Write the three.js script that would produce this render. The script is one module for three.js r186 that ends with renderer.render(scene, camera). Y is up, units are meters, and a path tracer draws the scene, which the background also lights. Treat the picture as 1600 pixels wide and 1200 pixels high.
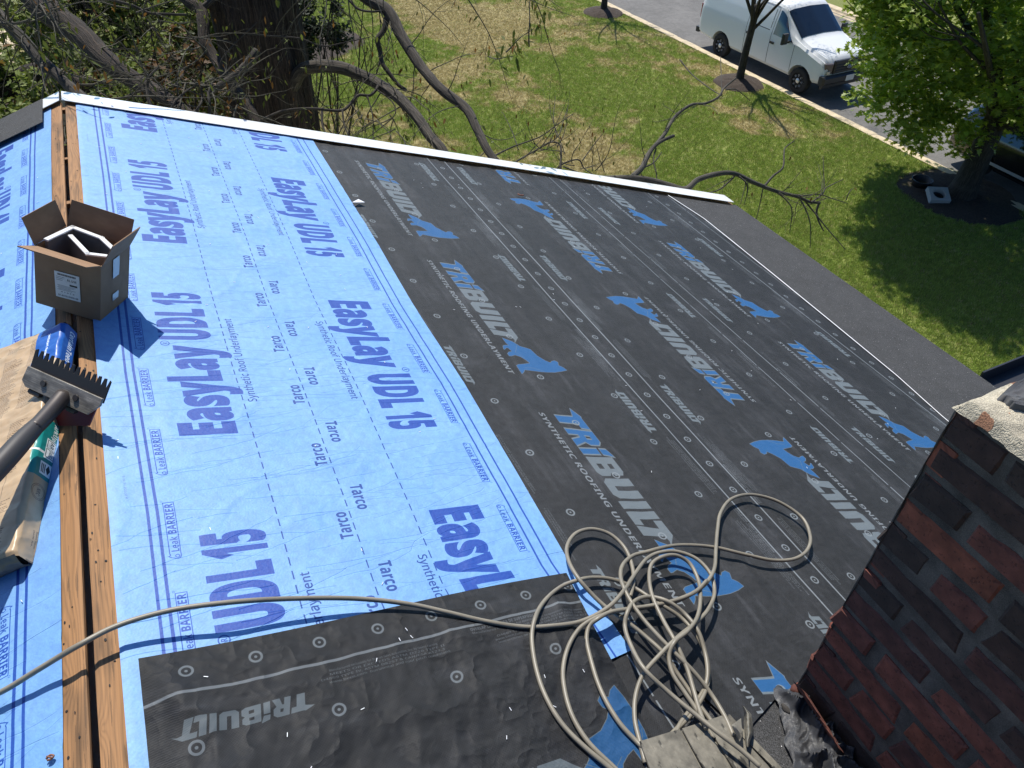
import * as THREE from 'three';
import { Sky } from 'three/addons/objects/Sky.js';
import { mergeGeometries, mergeVertices, toCreasedNormals } from 'three/addons/utils/BufferGeometryUtils.js';
import { Brush, Evaluator, SUBTRACTION } from 'three-bvh-csg';

// ------------------------------------------------------------------ camera, sky, sun, exposure
const scene = new THREE.Scene();
const RIDGE = 6.7;                                   // ridge height over the lawn
const camera = new THREE.PerspectiveCamera(54.52, 4 / 3, 0.05, 800);
camera.rotation.order = 'YXZ';
camera.position.set(0.4506, RIDGE + 1.4726, 4.3346);
camera.rotation.set(-0.7309912, -0.4500677, 0.0227763);
camera.updateMatrixWorld(true);
const renderer = new THREE.WebGLRenderer({ antialias: true });
renderer.setSize(1024, 768);
renderer.toneMapping = THREE.LinearToneMapping;
renderer.toneMappingExposure = 1.3;
renderer.shadowMap.enabled = true;
renderer.shadowMap.type = THREE.PCFSoftShadowMap;

const SUN_EL = THREE.MathUtils.degToRad(56), SUN_AZ = THREE.MathUtils.degToRad(-8);   // shadows run towards +z and a little to -x
const sunDir = new THREE.Vector3(-Math.sin(SUN_AZ) * Math.cos(SUN_EL), Math.sin(SUN_EL), -Math.cos(SUN_AZ) * Math.cos(SUN_EL));
const sky = new Sky();
sky.name = 'sky';
sky.userData.kind = 'structure';
sky.scale.setScalar(700);
sky.material.uniforms.sunPosition.value.copy(sunDir);
sky.material.uniforms.turbidity.value = 4;
sky.material.uniforms.rayleigh.value = 1.2;
sky.material.uniforms.mieCoefficient.value = 0.004;
scene.add(sky);
scene.environmentIntensity = 0.1;
const sun = new THREE.DirectionalLight(new THREE.Color(1, 0.94, 0.83), 4.9);
sun.position.copy(sunDir).multiplyScalar(60).add(new THREE.Vector3(6, 0, -8));
sun.target.position.set(6, 0, -8);
sun.castShadow = true;
sun.shadow.mapSize.set(4096, 4096);
sun.shadow.radius = 1;
Object.assign(sun.shadow.camera, { left: -28, right: 28, top: 28, bottom: -28, near: 1, far: 140 });
scene.add(sun, sun.target);

// ------------------------------------------------------------------ helpers
const V = (x, y, z) => new THREE.Vector3(x, y, z);
const lin = (r, g, b) => new THREE.Color().setRGB(r, g, b);
let seed = 7;
const seedTo = (s) => { seed = s >>> 0; };
const rnd = () => { seed = (seed + 0x6d2b79f5) | 0; let t = Math.imul(seed ^ (seed >>> 15), 1 | seed); t = (t + Math.imul(t ^ (t >>> 7), 61 | t)) ^ t; return ((t ^ (t >>> 14)) >>> 0) / 4294967296; };
const rr = (a, b) => a + (b - a) * rnd();
const clamp = THREE.MathUtils.clamp, lerp = THREE.MathUtils.lerp, smooth = THREE.MathUtils.smoothstep;
const hash3 = (x, y, z) => { let h = Math.imul(x, 374761393) ^ Math.imul(y, 668265263) ^ Math.imul(z, 2147483647 - 1274126177); h = Math.imul(h ^ (h >>> 13), 1274126177); h ^= h >>> 16; return (h >>> 0) / 4294967296; };
function noise(x, y, z = 0) {
  const xi = Math.floor(x), yi = Math.floor(y), zi = Math.floor(z);
  let fx = x - xi, fy = y - yi, fz = z - zi;
  fx = fx * fx * (3 - 2 * fx); fy = fy * fy * (3 - 2 * fy); fz = fz * fz * (3 - 2 * fz);
  const c = (i, j, k) => hash3(xi + i, yi + j, zi + k);
  const l = (k) => { const a = c(0, 0, k), b = c(1, 0, k), d = c(0, 1, k), e = c(1, 1, k); return a + (b - a) * fx + (d - a + (a - b - d + e) * fx) * fy; };
  const a = l(0); return fz === 0 ? a : a + (l(1) - a) * fz;
}
const fbm = (x, y, z = 0, o = 4) => { let s = 0, a = 0.5, n = 0; for (let i = 0; i < o; i++) { s += a * noise(x, y, z); n += a; a *= 0.5; x = x * 2.03 + 17.1; y = y * 2.03 + 3.7; z = z * 2.03; } return s / n; };
const interp = (tab, x) => { if (x <= tab[0][0]) return tab[0][1]; for (let i = 1; i < tab.length; i++) if (x <= tab[i][0]) { const [a, b] = tab[i - 1], [c, d] = tab[i]; return b + (d - b) * (x - a) / (c - a); } return tab[tab.length - 1][1]; };

const names = new Map();
const numbered = (n) => { const k = names.get(n) ?? 0; names.set(n, k + 1); return k ? n + '_' + String(k).padStart(3, '0') : n; };
function info(o, label, category, group, kind) {
  if (label) o.userData.label = label;
  if (category) o.userData.category = category;
  if (group) o.userData.group = group;
  if (kind) o.userData.kind = kind;
  return o;
}
function mesh(name, geo, mat, parent) {
  const m = new THREE.Mesh(geo, mat); m.castShadow = m.receiveShadow = true;
  m.name = parent && parent !== scene ? name : numbered(name);
  (parent ?? scene).add(m); return m;
}
function thing(name, label, category, pos = [0, 0, 0], group) {
  const g = new THREE.Group(); g.name = numbered(name); g.position.set(...pos); scene.add(g);
  return info(g, label, category, group);
}
function structure(name, geo, mat) { const m = mesh(name, geo, mat, scene); m.userData.kind = 'structure'; return m; }
// moves a geometry given in world coordinates into the local frame of a group that is only shifted
const local = (geo, g) => geo.translate(-g.position.x, -g.position.y, -g.position.z);

// world points along the sight lines that were surveyed on the photograph (1600 x 1200)
const FOC = 1164.57;
function ray(px, py) { return V((px - 800) / FOC, (600 - py) / FOC, -1).applyQuaternion(camera.quaternion).normalize(); }
const SLOPE = 0.33523, CS = 1 / Math.hypot(1, SLOPE), SN = SLOPE * CS;   // 4 in 12
const at = (px, py, dist) => camera.position.clone().addScaledVector(ray(px, py), dist);
function onY(px, py, y) { const d = ray(px, py); return camera.position.clone().addScaledVector(d, (y - camera.position.y) / d.y); }
function onX(px, py, x) { const d = ray(px, py); return camera.position.clone().addScaledVector(d, (x - camera.position.x) / d.x); }
function onZ(px, py, z) { const d = ray(px, py); return camera.position.clone().addScaledVector(d, (z - camera.position.z) / d.z); }
const roofN = (side) => V(side * SN, CS, 0);
function onSlope(px, py, off, side) { const n = roofN(side), o = camera.position.clone().sub(V(0, RIDGE, 0)), d = ray(px, py); const k = (off - n.dot(o)) / n.dot(d); return camera.position.clone().addScaledVector(d, k); }
function onRoof(px, py, off = 0) { const p = onSlope(px, py, off, 1); return p.x >= 0 ? p : onSlope(px, py, off, -1); }
const roofP = (u, z, off = 0, side = 1) => V(side * (u * CS + off * SN), RIDGE - u * SN + off * CS, z);   // u down the slope from the ridge
const roofUV = (px, py, off = 0, side = 1) => { const p = onSlope(px, py, off, side); return [(side * p.x - off * SN) / CS, p.z]; };

// grid surface: f(s, t) -> Vector3, g(s, t) -> [u, v]
function grid(ns, nt, f, g) {
  const pos = [], uv = [], idx = [];
  for (let j = 0; j <= nt; j++) for (let i = 0; i <= ns; i++) {
    const p = f(i / ns, j / nt), q = g ? g(i / ns, j / nt, p) : [i / ns, j / nt];
    pos.push(p.x, p.y, p.z); uv.push(q[0], q[1]);
  }
  for (let j = 0; j < nt; j++) for (let i = 0; i < ns; i++) { const a = j * (ns + 1) + i, b = a + 1, c = a + ns + 1, d = c + 1; idx.push(a, c, b, b, c, d); }
  const b = new THREE.BufferGeometry();
  b.setAttribute('position', new THREE.Float32BufferAttribute(pos, 3));
  b.setAttribute('uv', new THREE.Float32BufferAttribute(uv, 2));
  b.setIndex(idx); b.computeVertexNormals(); return b;
}
// tapered tube through points; rad(t) radius; bump(t, angle) multiplies it
function tube(points, rad, radial = 7, seg, bump, closed = false) {
  const curve = points.isCurve ? points : new THREE.CatmullRomCurve3(points, closed, 'centripetal');
  const n = seg ?? Math.max(2, (points.length - 1) * 4);
  const fr = curve.computeFrenetFrames(n, closed), P = [], U = [], I = [], len = curve.getLength();
  for (let j = 0; j <= n; j++) {
    const t = j / n, c = curve.getPointAt(t), r0 = rad(t);
    for (let i = 0; i <= radial; i++) {
      const a = i / radial * Math.PI * 2, r = r0 * (bump ? bump(t, i === radial ? 0 : a, t * len) : 1);
      const q = c.clone().addScaledVector(fr.normals[j], Math.cos(a) * r).addScaledVector(fr.binormals[j], Math.sin(a) * r);
      P.push(q.x, q.y, q.z); U.push(i / radial * Math.max(1, Math.round(6.28 * r0 / 0.25)), t * len);
    }
  }
  for (let j = 0; j < n; j++) for (let i = 0; i < radial; i++) { const a = j * (radial + 1) + i, b = a + 1, c = a + radial + 1, d = c + 1; I.push(a, b, c, b, d, c); }
  if (!closed) for (const [j, flip] of [[0, 1], [n, 0]]) {          // end caps
    const c = curve.getPointAt(j / n), k = P.length / 3; P.push(c.x, c.y, c.z); U.push(0.5, 0);
    for (let i = 0; i < radial; i++) { const a = j * (radial + 1) + i, b = a + 1; flip ? I.push(k, b, a) : I.push(k, a, b); }
  }
  const b = new THREE.BufferGeometry();
  b.setAttribute('position', new THREE.Float32BufferAttribute(P, 3)); b.setAttribute('uv', new THREE.Float32BufferAttribute(U, 2));
  b.setIndex(I); b.computeVertexNormals(); return b;
}
// box with chamfered edges, centred; jit shifts the corners a little
function chamfer(w, h, d, c, jit = 0) {
  const s = new THREE.Shape(), x = w / 2 - c, y = h / 2 - c, j = () => (jit ? rr(-jit, jit) : 0);
  s.moveTo(-x + j(), -y + j()); s.lineTo(x + j(), -y + j()); s.lineTo(x + j(), y + j()); s.lineTo(-x + j(), y + j()); s.closePath();
  const g = new THREE.ExtrudeGeometry(s, { depth: d - 2 * c, bevelEnabled: true, bevelSize: c, bevelThickness: c, bevelSegments: 1, steps: 1, curveSegments: 1 });
  return g.translate(0, 0, -(d - 2 * c) / 2);
}
const box = (w, h, d, x = 0, y = 0, z = 0) => new THREE.BoxGeometry(w, h, d).translate(x, y, z);
const clean = (g) => { const q = g.index ? g.toNonIndexed() : g; for (const k of Object.keys(q.attributes)) if (!['position', 'normal', 'uv'].includes(k)) q.deleteAttribute(k); if (!q.attributes.normal) q.computeVertexNormals(); if (!q.attributes.uv) q.setAttribute('uv', new THREE.Float32BufferAttribute(new Float32Array(q.attributes.position.count * 2), 2)); return q; };
const merge = (list) => mergeGeometries(list.map(clean));
// plate: polygon of world points, extruded down along dir by th
function plate(pts, dir, th) {
  const n = pts.length, P = [], I = [], c = pts.reduce((a, p) => a.add(p), V(0, 0, 0)).divideScalar(n), nr = dir.clone().negate();
  const ax = pts[1].clone().sub(pts[0]).normalize(), ay = nr.clone().cross(ax).normalize();
  const flat = pts.map((p) => new THREE.Vector2(p.clone().sub(c).dot(ax), p.clone().sub(c).dot(ay)));
  const tri = THREE.ShapeUtils.triangulateShape(flat, []), ccw = THREE.ShapeUtils.isClockWise(flat) ? -1 : 1;
  const lo = pts.map((p) => p.clone().addScaledVector(dir, th));
  const push = (a, b, d) => { const t = ccw > 0 ? [a, b, d] : [a, d, b]; for (const p of t) P.push(p.x, p.y, p.z); };
  for (const [a, b, d] of tri) { const s = new THREE.Vector2().subVectors(flat[b], flat[a]).cross(new THREE.Vector2().subVectors(flat[d], flat[a])) * ccw > 0; const [e, f] = s ? [b, d] : [d, b]; push(pts[a], pts[e], pts[f]); push(lo[a], lo[f], lo[e]); }
  for (let i = 0; i < n; i++) { const k = (i + 1) % n; push(pts[i], lo[i], pts[k]); push(pts[k], lo[i], lo[k]); }
  const g = new THREE.BufferGeometry(); g.setAttribute('position', new THREE.Float32BufferAttribute(P, 3));
  const U = []; for (let i = 0; i < P.length; i += 3) { const p = V(P[i], P[i + 1], P[i + 2]).sub(c); U.push(p.dot(ax) * 2, p.dot(ay) * 2); }
  g.setAttribute('uv', new THREE.Float32BufferAttribute(U, 2)); g.computeVertexNormals(); return g;
}

// ------------------------------------------------------------------ textures
const S = (r, g, b) => `rgb(${r | 0},${g | 0},${b | 0})`;
function canvas(w, h) { const c = document.createElement('canvas'); c.width = w; c.height = h; return [c, c.getContext('2d')]; }
function tex(c, srgb = true, rep = true) {
  const t = new THREE.CanvasTexture(c); if (srgb) t.colorSpace = THREE.SRGBColorSpace;
  if (rep) t.wrapS = t.wrapT = THREE.RepeatWrapping; t.magFilter = THREE.LinearFilter; t.anisotropy = 8; return t;
}
// tileable value noise
function tnoise(x, y, px, py, s = 0) { const xi = Math.floor(x), yi = Math.floor(y); let fx = x - xi, fy = y - yi; fx = fx * fx * (3 - 2 * fx); fy = fy * fy * (3 - 2 * fy); const m = (a, b) => ((a % b) + b) % b, c = (i, j) => hash3(m(xi + i, px), m(yi + j, py), s); const a = c(0, 0), b = c(1, 0), d = c(0, 1), e = c(1, 1); return a + (b - a) * fx + (d - a + (a - b - d + e) * fx) * fy; }
function tfbm(u, v, fx, fy, o = 4, s = 0) { let t = 0, a = 0.5, n = 0; for (let i = 0; i < o; i++) { t += a * tnoise(u * fx, v * fy, fx, fy, s + i); n += a; a *= 0.5; fx *= 2; fy *= 2; } return t / n; }
function paint(w, h, f) { const [c, x] = canvas(w, h), im = x.createImageData(w, h), d = im.data; for (let j = 0, k = 0; j < h; j++) for (let i = 0; i < w; i++, k += 4) { const q = f(i / w, j / h, i, j); if (q.length) { d[k] = q[0]; d[k + 1] = q[1]; d[k + 2] = q[2]; } else d[k] = d[k + 1] = d[k + 2] = q; d[k + 3] = 255; } x.putImageData(im, 0, 0); return [c, x]; }
const gray = (w, h, f) => paint(w, h, (u, v, i, j) => { const g = clamp(f(u, v, i, j), 0, 255); return [g, g, g]; })[0];
// text stretched into a box: rot in radians, w along reading, h cap height
function fit(x, str, cx, cy, w, h, rot, font = 'bold 100px sans-serif', skew = 0, stroke = 0) {
  x.save(); x.translate(cx, cy); x.rotate(rot); x.font = font; x.textAlign = 'left'; x.textBaseline = 'alphabetic';
  const m = x.measureText(str).width || 1; x.transform(1, 0, -skew, 1, 0, 0); x.scale(w / m, h / 71); x.translate(-m / 2, 35.5);
  x.fillText(str, 0, 0); if (stroke) { x.lineWidth = stroke; x.lineJoin = 'miter'; x.strokeText(str, 0, 0); } x.restore();
}
// blue underlayment print: canvas x = metres down the slope (0..1.25), canvas y = metres along the ridge (one repeat of 1.15)
const BW = 1.25, BP = 1.15, HALF = Math.PI / 2;
function blueTile() {
  const W = 2048, H = 1884;
  const [c, x] = paint(W, H, (u, v) => {
    const a = tfbm(u, v, 7, 7, 4, 11) - 0.5, b = tfbm(u, v, 90, 80, 3, 29) - 0.5, d = tnoise(u * 700, v * 640, 700, 640, 5) - 0.5;
    const k = 1 + a * 0.1 + b * 0.14 + d * 0.08;
    return [106 * k + a * 10, 151 * k, 202 * (1 + a * 0.05 + b * 0.06)];
  });
  x.scale(W / BW, H / BP);
  const ink = 'rgba(10,60,146,0.94)', ink2 = 'rgba(12,54,126,0.92)', COND = 'bold 100px sans-serif';
  const rows = (f) => { for (const o of [-BP, 0, BP]) f(o); };
  // solid stripes near both edges
  x.fillStyle = ink; for (const [u, w] of [[0.131, 0.007], [0.153, 0.0075], [1.146, 0.006], [1.182, 0.006]]) x.fillRect(u, -1, w, 4);
  // dashes
  x.fillStyle = ink2; for (const u of [0.444, 0.642, 0.826]) for (let z = 0; z < BP; z += BP / 26) x.fillRect(u, z, 0.0035, 0.027);
  rows((o) => {
    x.fillStyle = x.strokeStyle = ink;
    for (const dz of [0]) {
      fit(x, 'EasyLay', 0.325, 1.245 + o + dz, 0.45, 0.145, -HALF, COND, 0, 7);
      fit(x, 'UDL', 0.323, 0.89 + o + dz, 0.195, 0.145, -HALF, COND, 0, 7);
      fit(x, '15', 0.323, 0.73 + o + dz, 0.088, 0.145, -HALF, COND, 0, 7);
      fit(x, 'EasyLay', 0.962, 0.915 + o, 0.45, 0.15, HALF, COND, 0, 7);
      fit(x, 'UDL', 0.962, 1.277 + o, 0.195, 0.15, HALF, COND, 0, 7);
      fit(x, '15', 0.962, 1.442 + o, 0.088, 0.15, HALF, COND, 0, 7);
    }
    for (const [u, z, r] of [[0.258, 1.003, -HALF], [1.04, 1.16, HALF]]) { x.lineWidth = 0.003; x.beginPath(); x.arc(u, z + o, 0.0125, 0, 7); x.stroke(); fit(x, 'R', u, z + o, 0.011, 0.014, r); }
    x.fillStyle = x.strokeStyle = ink2;
    fit(x, 'Synthetic Roof Underlayment', 0.474, 1.085 + o, 0.47, 0.025, -HALF, '100px sans-serif', 0, 3);
    fit(x, 'Synthetic Roof Underlayment', 0.803, 1.085 + o, 0.47, 0.025, HALF, '100px sans-serif', 0, 3);
    for (let k = 0; k < 4; k++) {
      const z = o + k * BP / 4;
      fit(x, 'Tarco', 0.614, z + 0.138, 0.1, 0.036, -HALF, COND, 0, 2);
      fit(x, 'Tarco', 0.69, z + 0.04, 0.1, 0.036, HALF, COND, 0, 2);
    }
    // boxed marks with a drop at the head of each
    for (let k = 0; k < 4; k++) for (const [u, z, r] of [[0.184, 0.085 + k * BP / 4, -HALF], [1.117, 0.225 + k * BP / 4, HALF]]) {
      x.save(); x.translate(u, z + o); x.rotate(r);
      x.strokeStyle = ink; x.lineWidth = 0.0022; x.beginPath(); x.moveTo(-0.078, -0.012); x.lineTo(0.092, -0.012); x.lineTo(0.092, 0.013); x.lineTo(-0.083, 0.013);
      x.bezierCurveTo(-0.097, 0.013, -0.095, 0, -0.085, -0.015); x.bezierCurveTo(-0.083, -0.009, -0.08, -0.01, -0.078, -0.012); x.stroke();
      x.beginPath(); x.arc(-0.085, 0.005, 0.0045, 0, 7); x.stroke();
      x.fillStyle = 'rgba(120,165,225,0.7)'; x.fillRect(-0.02, -0.011, 0.111, 0.023);
      x.fillStyle = x.strokeStyle = ink; fit(x, 'Leak', -0.048, 0.0015, 0.05, 0.018, 0, COND, 0, 0); fit(x, 'BARRIER', 0.036, 0.0005, 0.104, 0.019, 0, COND, 0, 3);
      x.lineWidth = 0.0008; x.beginPath(); x.arc(0.097, -0.015, 0.0025, 0, 7); x.stroke();
      x.restore();
    }
    x.fillStyle = 'rgba(40,60,90,0.7)'; fit(x, 'A 07058147M B', 0.092, 0.5 + o, 0.085, 0.006, -HALF, '100px sans-serif');
  });
  return tex(c);
}
// creases pressed across the sheet, fibrous skin
function creaseTile() {
  const W = 1400, H = 1400, [c, x] = paint(W, H, (u, v) => { const g = 128 + (tfbm(u, v, 12, 12, 4, 3) - 0.5) * 70 + (tnoise(u * 260, v * 260, 260, 260, 8) - 0.5) * 26; return [g, g, g]; });
  seedTo(91); x.lineCap = 'round';
  for (let i = 0; i < 190; i++) {
    let px = rnd() * W, py = rnd() * H; const n = 4 + rnd() * 10, up = rnd() < 0.3; x.strokeStyle = up ? 'rgba(205,205,205,0.8)' : 'rgba(30,30,30,0.75)'; x.lineWidth = rr(1, 2.4); x.beginPath(); x.moveTo(px, py);
    let a = rr(-0.25, 0.12); for (let k = 0; k < n; k++) { px += Math.cos(a) * rr(14, 42); py += Math.sin(a) * 30 + rr(-2, 2); x.lineTo(px, py); a += rr(-0.12, 0.12); } x.stroke();
  }
  return tex(c, false);
}
// black underlayment print: canvas x = 0.92 - p, p = metres in from the printed edge line; canvas y = q along the roll (repeat 1.14)
const KW = 1.0, KP = 1.14;
const DOG = [[.451, .654], [.417, .682], [.396, .715], [.354, .738], [.344, .784], [.323, .816], [.305, .832], [.294, .821], [.276, .818], [.266, .83], [.276, .852], [.261, .866], [.252, .886], [.285, .895], [.326, .9], [.376, .899], [.42, .89], [.458, .88], [.468, .893], [.485, .907], [.484, .888], [.482, .85], [.469, .843], [.411, .837], [.418, .815], [.431, .793], [.452, .779], [.474, .786], [.483, .786], [.484, .77], [.471, .757], [.453, .752], [.46, .729], [.469, .729], [.482, .741], [.486, .738], [.478, .714], [.462, .708], [.448, .711], [.452, .687]];
function blackTile() {
  const W = 1796, H = 2048;
  const [c, x] = paint(W, H, (u, v) => {
    const a = tfbm(u, v, 6, 7, 4, 41) - 0.5, b = tfbm(u, v, 60, 60, 3, 17) - 0.5, w = ((Math.floor(u * 300) + Math.floor(v * 342)) & 1) * 2 - 1;
    const dust = tfbm(u, v, 34, 7, 5, 61), d2 = tfbm(u, v, 9, 11, 5, 83); const k = 41 + a * 15 + b * 16 + w * 4 + Math.max(0, dust - 0.58) * 60 + Math.max(0, d2 - 0.58) * 40;
    return [k * 0.97, k * 0.99, k * 1.05];
  });
  const X = (p) => 0.92 - p;
  x.scale(W / KW, H / KP);
  const G = 'rgba(104,114,120,0.9)', B = 'rgba(36,88,140,0.95)', T = 'rgba(132,140,146,0.8)';
  const BI = 'italic bold 100px sans-serif';
  // word: reading +q when dir = 1 (tops towards smaller p), -q when dir = -1
  function word(q0, q1, pTop, pBot, dir, two) {
    const L = Math.abs(q1 - q0), h = Math.abs(pBot - pTop), pm = (pTop + pBot) / 2, qm = (q0 + q1) / 2;
    x.save(); x.translate(X(pm), qm); x.rotate(dir > 0 ? HALF : -HALF);
    // letters as heavy slanted shapes in a frame of width L, height h, y up = tops
    x.transform(L, 0, 0, -h, -L / 2, h / 2); x.transform(1, 0, 0.025, 1, 0, 0);
    const poly = (pts) => { x.moveTo(...pts[0]); for (const p of pts.slice(1)) x.lineTo(...p); x.closePath(); };
    const letter = (fn, col) => { x.beginPath(); fn(); x.fillStyle = col; x.fill('evenodd'); if (two) { x.save(); x.strokeStyle = G; x.lineWidth = 0.012; if (col === B) x.stroke(); x.restore(); } };
    const b = two ? B : G;
    letter(() => poly([[0.03, 0], [0.034, 0.7], [-0.045, 0.84], [0.035, 1.03], [0.05, 1], [0.158, 1], [0.148, 0.68], [0.108, 0.68], [0.1, 0]]), b);                     // T with its spur
    letter(() => { poly([[0.15, 0], [0.165, 0.72], [0.17, 1], [0.27, 1], [0.3, 0.88], [0.3, 0.55], [0.275, 0.42], [0.31, 0], [0.245, 0], [0.225, 0.36], [0.21, 0.36], [0.205, 0]]); poly([[0.215, 0.58], [0.22, 0.76], [0.245, 0.76], [0.242, 0.58]]); }, b);   // R
    letter(() => poly([[0.325, 0], [0.325, 0.66], [0.38, 0.66], [0.38, 0]]), b); letter(() => poly([[0.325, 0.74], [0.33, 1], [0.4, 1.12], [0.38, 0.74]]), b);                // I
    letter(() => { poly([[0.4, 0], [0.4, 1], [0.52, 1], [0.55, 0.9], [0.55, 0.62], [0.53, 0.52], [0.555, 0.42], [0.555, 0.1], [0.525, 0]]); poly([[0.455, 0.62], [0.455, 0.78], [0.495, 0.78], [0.495, 0.62]]); poly([[0.455, 0.22], [0.455, 0.4], [0.497, 0.4], [0.497, 0.22]]); }, G);   // B
    letter(() => poly([[0.575, 1], [0.575, 0.14], [0.605, 0], [0.7, 0], [0.73, 0.14], [0.73, 1], [0.67, 1], [0.67, 0.28], [0.635, 0.28], [0.635, 1]]), G);                 // U
    letter(() => poly([[0.75, 0], [0.75, 1], [0.806, 1], [0.806, 0]]), G);                                                                                           // I
    letter(() => poly([[0.826, 0], [0.826, 1], [0.882, 1], [0.882, 0.28], [0.925, 0.28], [0.918, 0]]), G);                                                            // L
    letter(() => poly([[0.892, 0.72], [0.897, 1], [1.0, 1], [1.085, 0.62], [1.04, 0.74], [1.005, 0.72], [0.995, 0], [0.925, 0], [0.95, 0.72]]), G);                    // T with its spur
    x.restore();
  }
  const fine = (q0, q1, p0, n, dir, lead) => { // small print
    const L = q1 - q0; x.fillStyle = 'rgba(132,140,146,0.6)';
    if (lead) fit(x, lead, X(p0), (q0 + q1) / 2 - dir * L * 0.24, L * 0.5, 0.0085, dir > 0 ? HALF : -HALF, 'bold 100px sans-serif');
    const lines = ['Manufactured exclusively for Beacon Sales Acquisition, Inc. by Owens Corning', 'MEETS OR EXCEEDS ASTM D226 TYPE II', 'D4869 TYPE IV, ASTM D8257 & CAN/CSA A123.3', 'www.becn.com  horizontal and roof pitch conditions', 'instrucciones de instalacion segun la superficie, el clima'];
    for (let k = 0; k < n; k++) if (rnd() < 0.8) fit(x, lines[k % 5], X(p0 + dir * (0.011 + k * 0.0095)), (q0 + q1) / 2 + rr(-0.02, 0.02), L * rr(0.6, 0.98), 0.0055, dir > 0 ? HALF : -HALF, '100px sans-serif');
  };
  seedTo(5);
  x.fillStyle = T; x.fillRect(X(0) - 0.0035, -1, 0.007, 4);
  for (let q = 0; q < KP; q += KP / 4) x.fillRect(X(0.81) - 0.0028, q, 0.0056, KP / 4 - 0.012);
  for (const o of [-KP, 0, KP]) {
    word(0.005 + o, 0.635 + o, 0.37, 0.48, 1, true);
    x.beginPath(); DOG.forEach(([p, q], i) => (i ? x.lineTo(X(p), q + o) : x.moveTo(X(p), q + o))); x.closePath(); x.fillStyle = B; x.fill(); x.strokeStyle = G; x.lineWidth = 0.0018; x.stroke();
    x.lineWidth = 0.0014; x.beginPath(); x.moveTo(X(0.40), 0.70 + o); x.lineTo(X(0.44), 0.76 + o); x.lineTo(X(0.415), 0.8 + o); x.moveTo(X(0.45), 0.865 + o); x.lineTo(X(0.41), 0.87 + o); x.lineTo(X(0.37), 0.895 + o); x.stroke();
    x.fillStyle = x.strokeStyle = T; fit(x, 'SYNTHETIC ROOFING UNDERLAYMENT', X(0.53), 0.455 + o, 0.9, 0.0225, HALF, 'bold 100px sans-serif', 0.15);
    word(0.155 + o, -0.095 + o, 0.1, 0.06, -1, false); word(0.715 + o, 0.95 + o, 0.72, 0.755, 1, false);
    fine(0.2 + o, 0.52 + o, 0.012, 4, 1); fine(0.57 + o, 1.0 + o, 0.012, 5, 1, 'OVERLAP LINE  LINEA DE SUPERPOSICION');
    fine(0.1 + o, 0.4 + o, 0.795, 4, -1, 'OVERLAP LINE'); fine(0.45 + o, 0.68 + o, 0.795, 3, -1);
    x.strokeStyle = 'rgba(122,130,136,0.85)'; x.fillStyle = 'rgba(122,130,136,0.85)';
    const ring = (p, q) => { x.lineWidth = 0.0055; x.beginPath(); x.arc(X(p), q + o, 0.0128, 0, 7); x.stroke(); x.beginPath(); x.arc(X(p), q + o, 0.0035, 0, 7); x.fill(); };
    for (let k = 0; k < 4; k++) { ring(0.12, 0.207 + k * KP / 4); ring(0.41, 0.075 + k * KP / 4); ring(0.69, 0.213 + k * KP / 4); }
    for (let k = 0; k < 8; k++) ring(-0.055, 0.067 + k * KP / 8);
  }
  return tex(c);
}
const weaveTile = () => tex(gray(1024, 1024, (u, v, i, j) => 120 + (((i >> 2) + (j >> 2)) & 1) * 34 + (tfbm(u, v, 40, 40, 3, 2) - 0.5) * 60 + (tfbm(u, v, 5, 22, 4, 9) - 0.5) * 120), false);
const woodTile = (() => { seedTo(3); const knots = Array.from({ length: 7 }, () => [rnd(), rnd(), rr(0.02, 0.05)]); return tex(paint(512, 2048, (u, v) => {
  let w = u * 7 + (tfbm(u, v, 3, 4, 3, 21) - 0.5) * 3; for (const [a, b, r] of knots) { const d = Math.hypot((u - a) * 0.6, (v - b) * 2.2); w += Math.exp(-d / r) * 1.6; }
  const g = Math.abs(Math.sin(w * 6.28)), f = tfbm(u, v, 160, 10, 3, 6), st = tfbm(u, v, 5, 9, 3, 77), cr = tfbm(u, v, 60, 14, 3, 87) > 0.73 ? 0.75 : 1;
  const k = (0.8 + 0.13 * g + 0.22 * (f - 0.5) - Math.max(0, st - 0.55) * 1.0) * cr; return [162 * k, 119 * k, 77 * k];
})[0]); })();
const granTile = (base, sp, amp) => tex(paint(1024, 1024, (u, v, i, j) => { const n = hash3(i >> 1, j >> 1, 3), m = hash3(i, j, 9), a = tfbm(u, v, 8, 8, 4, 4) - 0.5; let k = base + (n - 0.5) * amp + (m - 0.5) * amp * 0.5 + a * 14; if (hash3(i >> 2, j >> 2, 55) > 0.9955) k += sp * hash3(i >> 2, j >> 2, 56); return [k, k, k * 1.015]; })[0]);
const granBump = tex(gray(512, 512, (u, v, i, j) => hash3(i, j, 12) * 160 + hash3(i >> 1, j >> 1, 13) * 90), false);

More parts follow.
